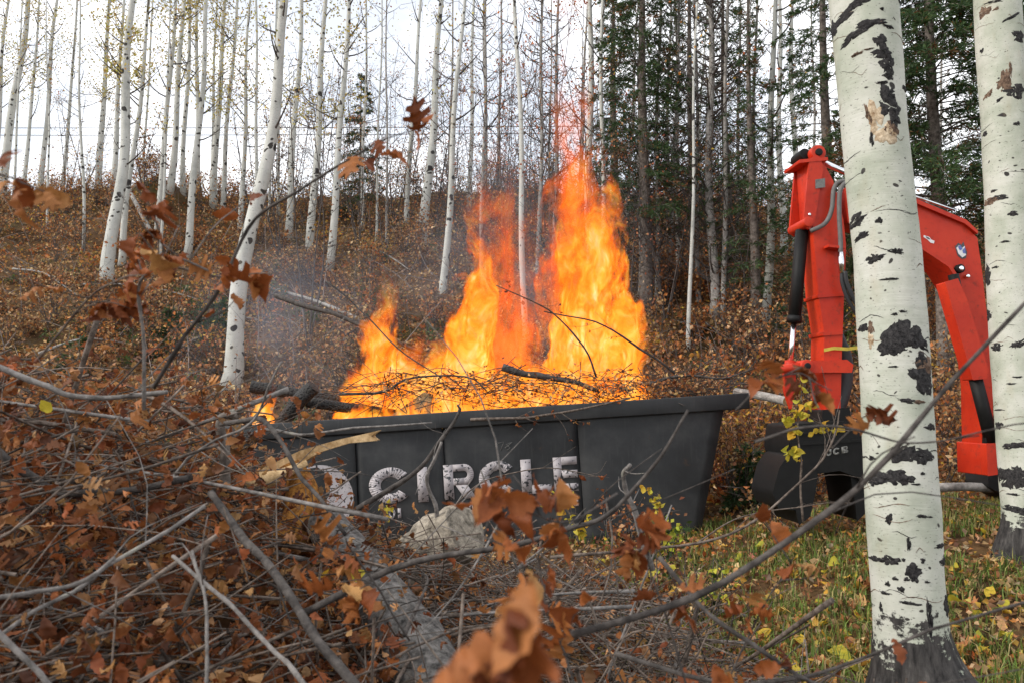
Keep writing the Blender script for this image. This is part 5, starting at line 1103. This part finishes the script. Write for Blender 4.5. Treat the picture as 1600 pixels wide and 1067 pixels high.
# fallen timber
wood_log("fallen_log", [ground_hit(425, 458) + (0, 0, 0.12), ground_hit(500, 486) + (0, 0, 0.2), ground_hit(585, 520) + (0, 0, 0.12)], (0.035, 0.045, 0.04), M["grey_trunk"], M["wood_raw"], "pale fallen trunk lying on the slope left of the flames", rough=0.08)
wood_log("fallen_log", [ground_hit(200, 318) + (0, 0, 0.5), ground_hit(236, 372) + (0, 0, 0.1)], 0.07, M["grey_trunk"], M["wood_raw"], "whitish fallen log leaning below the brown mound", rough=0.08)
wood_log("fallen_log", [ground_hit(632, 392) + (0, 0, 0.05), ground_hit(655, 372) + (0, 0, 0.6)], 0.06, M["grey_trunk"], M["wood_raw"], "short pale log leaning at the sturdy aspen's foot", rough=0.08)
wood_log("fallen_log", [P(1450, 762, 8.0), P(1510, 760, 8.0), P(1572, 764, 8.0)], 0.045, M["grey_trunk"], M["wood_raw"], "slim pale log lying between the two near aspens", rough=0.08)
wood_log("fallen_log", [P(1150, 612, 8.6), P(1190, 618, 8.2), P(1228, 626, 7.9)], 0.045, M["grey_trunk"], M["wood_raw"], "cut branch sticking out past the bin's right corner", rough=0.1)
for k, (x0, y0, x1, y1) in enumerate(((20, 430, 120, 470), (130, 455, 330, 480), (280, 520, 420, 512), (60, 560, 200, 545), (560, 400, 640, 430), (1060, 520, 1130, 535))):
    a, b = ground_hit(x0, y0), ground_hit(x1, y1); stick("fallen_branch", [a + (0, 0, 0.15), (a + b) / 2 + (0, 0, 0.35), b + (0, 0, 0.12)], 0.03, 0.012, M["grey_trunk"],
      ("bare fallen branch at the slope's far left", "long fallen branch across the left slope", "fallen branch left of the curved aspen's foot", "low fallen branch on the shaded left slope", "fallen branch among the tan shrubs above the fire", "fallen branch right of the flames")[k], twigs=5, twl=0.5)

# ------------------------------------------------------------------ brush pile in front of the camera
def pile_h(x, y):
    h = np.interp(x, [-3.5, -2.0, -1.25, -0.75, -0.25, 0.25, 0.75, 1.25, 1.8], [1.74, 1.72, 1.56, 1.05, 0.80, 0.68, 0.42, 0.16, 0.03])
    return h * np.interp(y, [0.9, 1.3, 2.2, 3.0, 3.8, 4.6, 5.6, 6.8], [0.52, 0.64, 0.86, 1.0, 0.85, 0.62, 0.42, 0.15])
pile = thing("brush_pile", (-0.9, 2.8, gz(-0.9, 2.8)), "big tangled pile of cut branches and dead rust-brown leaves filling the lower left", "brush pile")
tw, lm = MB(), MB(); tw.qn, tw.qs = 7, 5; lobes = [np.array([v.co[:] for v in me.vertices]) for me in LEAF["leaf_rust"]]; lf = [np.array([p.vertices[:] for p in me.polygons]) for me in LEAF["leaf_rust"]]
def rnd_pile(ymin=1.25):
    while True:
        y = ymin + (6.8 - ymin) * rng.random() ** 1.4; x = rng.uniform(-0.75 * y - 0.3, min(1.75, 0.5 * y))
        h = float(pile_h(x, y))
        if h > 0.12: return np.array((x, y, gz(x, y) + h * rng.uniform(0.1, 1.0) ** 0.6))
LQ = []
def add_leaf(mb, pos, size, col): LQ.append((*pos, size, *col))
def flush_leaves(mb):
    D = np.array(LQ); LQ.clear(); kk = rng.integers(0, 6, len(D)); q = rng.normal(size=(len(D), 4)); q /= np.linalg.norm(q, axis=1)[:, None]; w, x, y, z = q.T
    Rm = np.stack((1 - 2 * (y * y + z * z), 2 * (x * y - z * w), 2 * (x * z + y * w), 2 * (x * y + z * w), 1 - 2 * (x * x + z * z), 2 * (y * z - x * w), 2 * (x * z - y * w), 2 * (y * z + x * w), 1 - 2 * (x * x + y * y)), -1).reshape(-1, 3, 3)
    for k in range(6):
        m = kk == k; d = D[m]; nv = len(lobes[k]); v = d[:, None, :3] + np.einsum('nij,vj->nvi', Rm[m], lobes[k]) * d[:, None, 3:4]
        f = (np.arange(len(d))[:, None, None] * nv + lf[k][None]).reshape(-1, 3); mb.add(v.reshape(-1, 3), f, np.repeat(d[:, 4:7], len(lf[k]), 0))
RUST = [(0.15, 0.052, 0.022), (0.25, 0.085, 0.03), (0.34, 0.135, 0.048), (0.09, 0.036, 0.02), (0.42, 0.24, 0.11), (0.30, 0.10, 0.036), (0.20, 0.095, 0.045), (0.38, 0.17, 0.06)]
RUSTC = pick(RUST, 400)
for k in range(5600):
    c = rnd_pile(); d = rng.normal(size=3) * (1, 0.8, 0.36); d /= np.linalg.norm(d); l = rng.uniform(0.12, 0.5); r = rng.uniform(0.0015, 0.005) * (1 if rng.random() < 0.85 else 2)
    pa = (c - d * l, c + rng.normal(0, 0.08 * l, 3), c + d * l + rng.normal(0, 0.2 * l, 3)); p = lag(*pa, 7)
    if p[:, 1].min() < 0.9: continue
    if ((p[:, 1] > 2.4) & ((p[:, 2] - 1.45) / p[:, 1] > -0.13) & (p[:, 0] / p[:, 1] > -0.21) & (p[:, 0] / p[:, 1] < 0.12)).any() and rng.random() < 0.85: continue
    sh_ = rng.uniform(0.4, 1.5); tw.q3(*pa, r, r * 0.4, (sh_, sh_, sh_))
    lp = 0.95 if c[0] < -0.4 else 0.45
    if rng.random() < lp:
        for _ in range(rng.integers(5, 13) if c[0] < -0.4 else rng.integers(2, 5)): add_leaf(lm, p[rng.integers(2, 7)] + rng.normal(0, 0.025, 3), rng.uniform(0.024, 0.058), RUSTC[rng.integers(0, 400)])
flush_leaves(lm); N_ = 9000; y = rng.uniform(1.1, 6.4, N_); x = rng.uniform(-0.75 * y - 0.3, np.minimum(1.75, 0.5 * y)); h = pile_h(x, y); L_ = rng.uniform(0.03, 0.07, N_)
lm.blades(np.stack((x, y, ground_z(x, y) + h * rng.uniform(0.0, 0.82, N_)), -1), rng.normal(size=(N_, 3)), L_, L_ * 0.7, pick(RUST + BROWN, N_))
tag(child(tw, "twig_tangle", M["twig"], pile, True), kind="stuff"); tag(child(lm, "dead_leaves", M["leaf"], pile, True), kind="stuff")
mats = [M["branch_grey"], M["branch_dark"], M["twig"], M["branch_grey"]]
for k in range(120):
    c = rnd_pile(1.4); d = rng.normal(size=3) * (1, 0.9, 0.35); d /= np.linalg.norm(d); l = rng.uniform(0.4, 1.1); r = rng.uniform(0.004, 0.012)
    p = curve_pts([c - d * l, c + rng.normal(0, 0.09 * l, 3), c + d * l + rng.normal(0, 0.12 * l, 3)], 12)
    if p[:, 1].min() < 0.95: continue
    m = MB(); m.tube(p, np.linspace(r, r * 0.2, 12), 8); m.qs = 5
    for _ in range(4):
        i = rng.integers(3, 11); e = p[i] + (d * 0.5 + rng.normal(0, 0.5, 3)) * 0.4 * l; m.q3(p[i], (p[i] + e) / 2 + rng.normal(0, 0.03, 3), e, r * 0.35, 0.001)
    child(m, "branch", mats[k % 4], pile, True)
for k in range(300):
    px, py = rng.uniform(0, 1000), 0; c = rnd_pile(1.2); h = float(pile_h(c[0], c[1])); c[2] = gz(c[0], c[1]) + h * rng.uniform(0.75, 1.06)
    put_leaf(pile, c, rng.uniform(0.035, 0.07), "leaf_rust")

# named branches that stand out of the pile
BD, BG, TW = M["branch_dark"], M["branch_grey"], M["twig"]
for lb, pl, Y0, Y1, r0, r1, mt, kw in (
 ("long blurred dark branch sweeping up across the thick aspen", [(700, 1075), (870, 1018), (1100, 925), (1300, 790), (1385, 705), (1490, 590), (1610, 465)], 1.3, 1.15, 13, 6, BD, dict(twigs=2)),
 ("dark branch arching from the pile's middle toward the bin's right part", [(470, 960), (640, 885), (830, 850), (930, 815), (1010, 735), (1075, 640)], 1.9, 1.7, 11, 4, BD, dict(twigs=3)),
 ("dark diagonal branch with leaf clusters rising before the curved aspen", [(240, 605), (330, 480), (395, 355), (480, 290), (575, 232)], 1.55, 1.35, 7, 3.5, BD, dict(twigs=4, twl=0.1, leaves=11, lsize=(0.035, 0.06))),
 ("grey branch lying level across the left top of the pile", [(-20, 565), (60, 600), (110, 617), (180, 620), (262, 612)], 2.1, 2.2, 10, 7, BG, dict(twigs=2)),
 ("thick grey branch slanting down through the pile's centre", [(330, 770), (385, 840), (455, 925), (560, 1075)], 2.3, 1.7, 11, 15, BD, dict(twigs=2)),
 ("straight grey branch slanting to the bottom edge", [(270, 868), (400, 985), (480, 1075)], 1.75, 1.5, 6, 8, BG, dict(twigs=1)),
 ("dark arching branch over the bin's left corner", [(345, 662), (400, 652), (440, 690), (490, 760), (540, 835)], 2.7, 2.3, 8, 6, BD, dict(twigs=3)),
 ("knotted brown stem standing up by the bin's left end", [(352, 760), (350, 700), (345, 655), (372, 648)], 2.8, 2.75, 17, 10, M["conifer_bark"], dict()),
 ("forked dark branch leaning before the lettering's first letters", [(558, 795), (640, 745), (690, 690), (712, 650), (715, 632)], 4.6, 4.5, 9, 3, BD, dict(twigs=2)),
 ("pale curved stick before the lettering", [(672, 880), (682, 800), (668, 745), (690, 690)], 4.4, 4.3, 8, 4, BG, dict(twigs=2)),
 ("thin grey twig crossing the lettering toward the last letter", [(700, 800), (745, 760), (800, 740), (870, 730), (940, 745)], 5.2, 5.0, 2.4, 1.2, TW, dict(twigs=4, leaves=5, lsize=(0.05, 0.07))),
 ("blurred grey stick rising right of the lettering", [(1020, 890), (990, 800), (975, 745), (985, 725)], 2.6, 2.5, 9, 6, BG, dict(twigs=3, twl=0.2)),
 ("slim curved stem reaching up toward the grapple", [(860, 870), (1060, 860), (1180, 812), (1260, 740), (1305, 680), (1312, 640)], 3.2, 3.1, 5, 2, TW, dict(twigs=6, twl=0.35)),
 ("thin branch bowed low over the grass toward the bin's foot", [(1085, 850), (1150, 810), (1250, 790), (1330, 785)], 4.6, 4.4, 2.6, 1.2, TW, dict(twigs=5)),
 ("blurred branch low across the thick aspen's foot", [(960, 1020), (1120, 1052), (1250, 1048), (1400, 1015), (1620, 935)], 1.5, 1.3, 7, 4, BD, dict(twigs=2, leaves=5)),
 ("blurred dark stick in the bottom right corner of the pile", [(1030, 870), (1110, 960), (1230, 1040), (1290, 1075)], 1.5, 1.3, 7, 6, BD, dict(twigs=2, leaves=6)),
 ("twig with hanging leaves high at the far left", [(-30, 265), (20, 280), (70, 300)], 1.0, 1.0, 4, 2, BD, dict(leaves=6, lsize=(0.035, 0.055))),
 ("upright grey twig with a cluster of rust leaves at left", [(225, 640), (220, 520), (215, 450), (235, 425), (275, 408), (330, 425)], 1.45, 1.35, 6, 3, BG, dict(twigs=7, twl=0.16, leaves=26, lsize=(0.03, 0.056))),
 ("thin twig of rust leaves left of the upright cluster", [(60, 560), (130, 470), (180, 440), (230, 430)], 1.5, 1.35, 4, 2, TW, dict(twigs=4, twl=0.14, leaves=16, lsize=(0.03, 0.055))),
 ("twig with leaf tuft before the curved aspen", [(262, 415), (330, 430), (372, 432), (430, 428)], 1.45, 1.45, 4, 1.6, TW, dict(leaves=8, lsize=(0.04, 0.065))),
 ("grey branch slanting over the pile's left edge", [(-10, 1000), (120, 920), (210, 860), (320, 790)], 1.6, 2.0, 7, 6, BG, dict(twigs=3)),
 ("light bent branch in the left middle of the pile", [(-20, 935), (60, 925), (130, 905), (180, 870)], 1.5, 1.6, 8, 6, BG, dict(twigs=2)),
 ("dark thick limb at the pile's left edge", [(-20, 690), (40, 730), (100, 765), (200, 770), (300, 745)], 2.2, 2.3, 14, 10, BD, dict(twigs=2)),
 ("thin pale stick crossing the pile's lower left", [(-10, 980), (60, 1050), (90, 1085)], 1.3, 1.3, 9, 8, BG, dict()),
 ("upright pale twig near the pile's bottom", [(322, 1080), (324, 1000), (318, 920), (300, 860)], 1.5, 1.6, 6, 4, BG, dict(twigs=2)),
 ("grey stick leaning from the pile toward the charred logs", [(270, 745), (330, 690), (400, 650), (440, 565)], 2.4, 2.3, 5, 3, BG, dict(twigs=3, leaves=2)),
 ("bare twig arching over the bin's left rim", [(390, 680), (420, 672), (480, 678), (580, 670), (675, 660)], 3.4, 3.2, 6, 2.5, BG, dict(twigs=1)),
 ("blurred twig across the second aspen", [(1180, 690), (1300, 665), (1420, 690), (1530, 680)], 1.3, 1.2, 5, 2, BD, dict(twigs=2)),
 ("twig of blurred rust leaves before the excavator linkage", [(1150, 640), (1190, 600), (1250, 585), (1300, 610)], 1.25, 1.2, 3, 1.6, BD, dict(twigs=3, twl=0.08, leaves=9, lsize=(0.035, 0.06))),
 ("leafy twig hanging before the small lettering", [(965, 770), (890, 812), (815, 800), (775, 800), (750, 845)], 1.15, 1.05, 3.5, 2, BD, dict(twigs=5, twl=0.06, leaves=15, lsize=(0.04, 0.065))),
 ("rust-leaved twig in the middle of the picture's lower edge", [(900, 1080), (860, 960), (845, 880), (880, 830)], 1.25, 1.2, 3.5, 2, BD, dict(twigs=4, twl=0.07, leaves=14, lsize=(0.04, 0.065))),
 ("leafy blurred twig right of the big orange leaf", [(1075, 1080), (1040, 960), (1015, 880), (1010, 840)], 1.3, 1.25, 3.5, 2, BD, dict(twigs=3, twl=0.07, leaves=11, lsize=(0.04, 0.065))),
 ("twig with rust leaves before the grass", [(1130, 1080), (1190, 960), (1225, 895), (1240, 870)], 1.5, 1.4, 3, 1.6, BD, dict(twigs=3, twl=0.08, leaves=9, lsize=(0.04, 0.06))),
 ("leaf-tipped twig against the thick aspen's lower trunk", [(1300, 700), (1340, 660), (1362, 645)], 1.4, 1.4, 2.4, 1.5, BD, dict(leaves=3, lsize=(0.035, 0.05))),
 ("rust-leaved twig over the weathered log", [(640, 1000), (590, 920), (550, 860), (540, 840)], 1.6, 1.5, 3.5, 2, BD, dict(twigs=3, twl=0.08, leaves=12, lsize=(0.045, 0.07)))):
    px_stick("branch", pl, Y0, Y1, r0 / 1.0 * 0.5, r1 * 0.5, mt, lb, n=26, sides=12, **kw)
big = px_stick("branch", [(960, 1160), (880, 1080), (820, 1010), (800, 930)], 0.46, 0.44, 2, 1.2, BD, "twig carrying the very large blurred orange leaves at the bottom centre", n=10)
for (x, y, s, ax) in ((825, 925, 0.060, (-0.6, 0.1, -0.75)), (850, 985, 0.066, (-0.4, 0, -1)), (790, 1000, 0.062, (-0.9, 0, -0.5)), (800, 1040, 0.066, (0.3, 0.1, -1)), (835, 905, 0.05, (-0.3, 0, -1)), (770, 1035, 0.06, (-0.2, 0, -1))):
    o = put_leaf(big, P(x, y, 0.42), s, "leaf_rust", axis=ax); o["label"] = "large blurred orange leaf"
# weathered log, its splintered end, rotten stump
wl_ = wood_log("weathered_log", [P(507, 815, 3.3), P(560, 890, 3.0), P(640, 1000, 2.6), P(720, 1150, 2.25)], (0.08, 0.095, 0.108, 0.115), M["log_grey"], M["log_grey"], "thick weathered grey log slanting down through the middle of the pile", rough=0.10, sides=28)
sp = thing("splintered_trunk", tuple(P(440, 740, 3.35)), "broken pale trunk with a long splinter and orange rotten heart", "trunk")
m = MB(); prism([P(392, 748, 3.4), P(412, 730, 3.4), P(470, 703, 3.4), P(530, 686, 3.4), P(566, 678, 3.4), P(592, 672, 3.4), P(580, 681, 3.4), P(590, 688, 3.4), P(545, 692, 3.4), P(500, 706, 3.4), P(455, 732, 3.4), P(400, 762, 3.4)], (0, -1, 0), 0.07, m)
bevel(child(m, "splinter", M["wood_raw"], sp), 0.012, 2)
m = MB(); m.tube(curve_pts([P(388, 756, 3.3), P(430, 745, 3.32), P(480, 722, 3.35)], 8), np.linspace(0.05, 0.012, 8), 9); child(m, "splinter", M["wood_raw"], sp, True)
m = MB(); m.tube(curve_pts([P(455, 725, 3.42), P(470, 765, 3.4), P(470, 815, 3.35), P(455, 860, 3.3)], 10), np.linspace(0.05, 0.10, 10), 14); v = m.V[0]; m.V[0] = v + 0.03 * (vnoise(v[:, 0] * 14, v[:, 1] * 14, v[:, 2] * 14)[:, None] - 0.5) * np.array((1, 1, 0.3)); child(m, "rotten_heart", M["wood_rot"], sp, True)
wood_log("old_stump", [P(640, 905, 4.6), P(690, 850, 4.5), P(728, 828, 4.4)], (0.17, 0.2, 0.15), M["rock"], M["rock"], "pale stump half hidden under twigs in front of the bin", rough=0.2, sides=24)
for (x, y, Y, s) in ((545, 905, 2.5, 0.06), (65, 640, 2.0, 0.05), (495, 905, 2.6, 0.05)):
    o = put_leaf(pile, P(x, y, Y), s, "leaf_yellow", axis=(0.8, -0.2, 0.4)); o["label"] = "single yellow leaf"
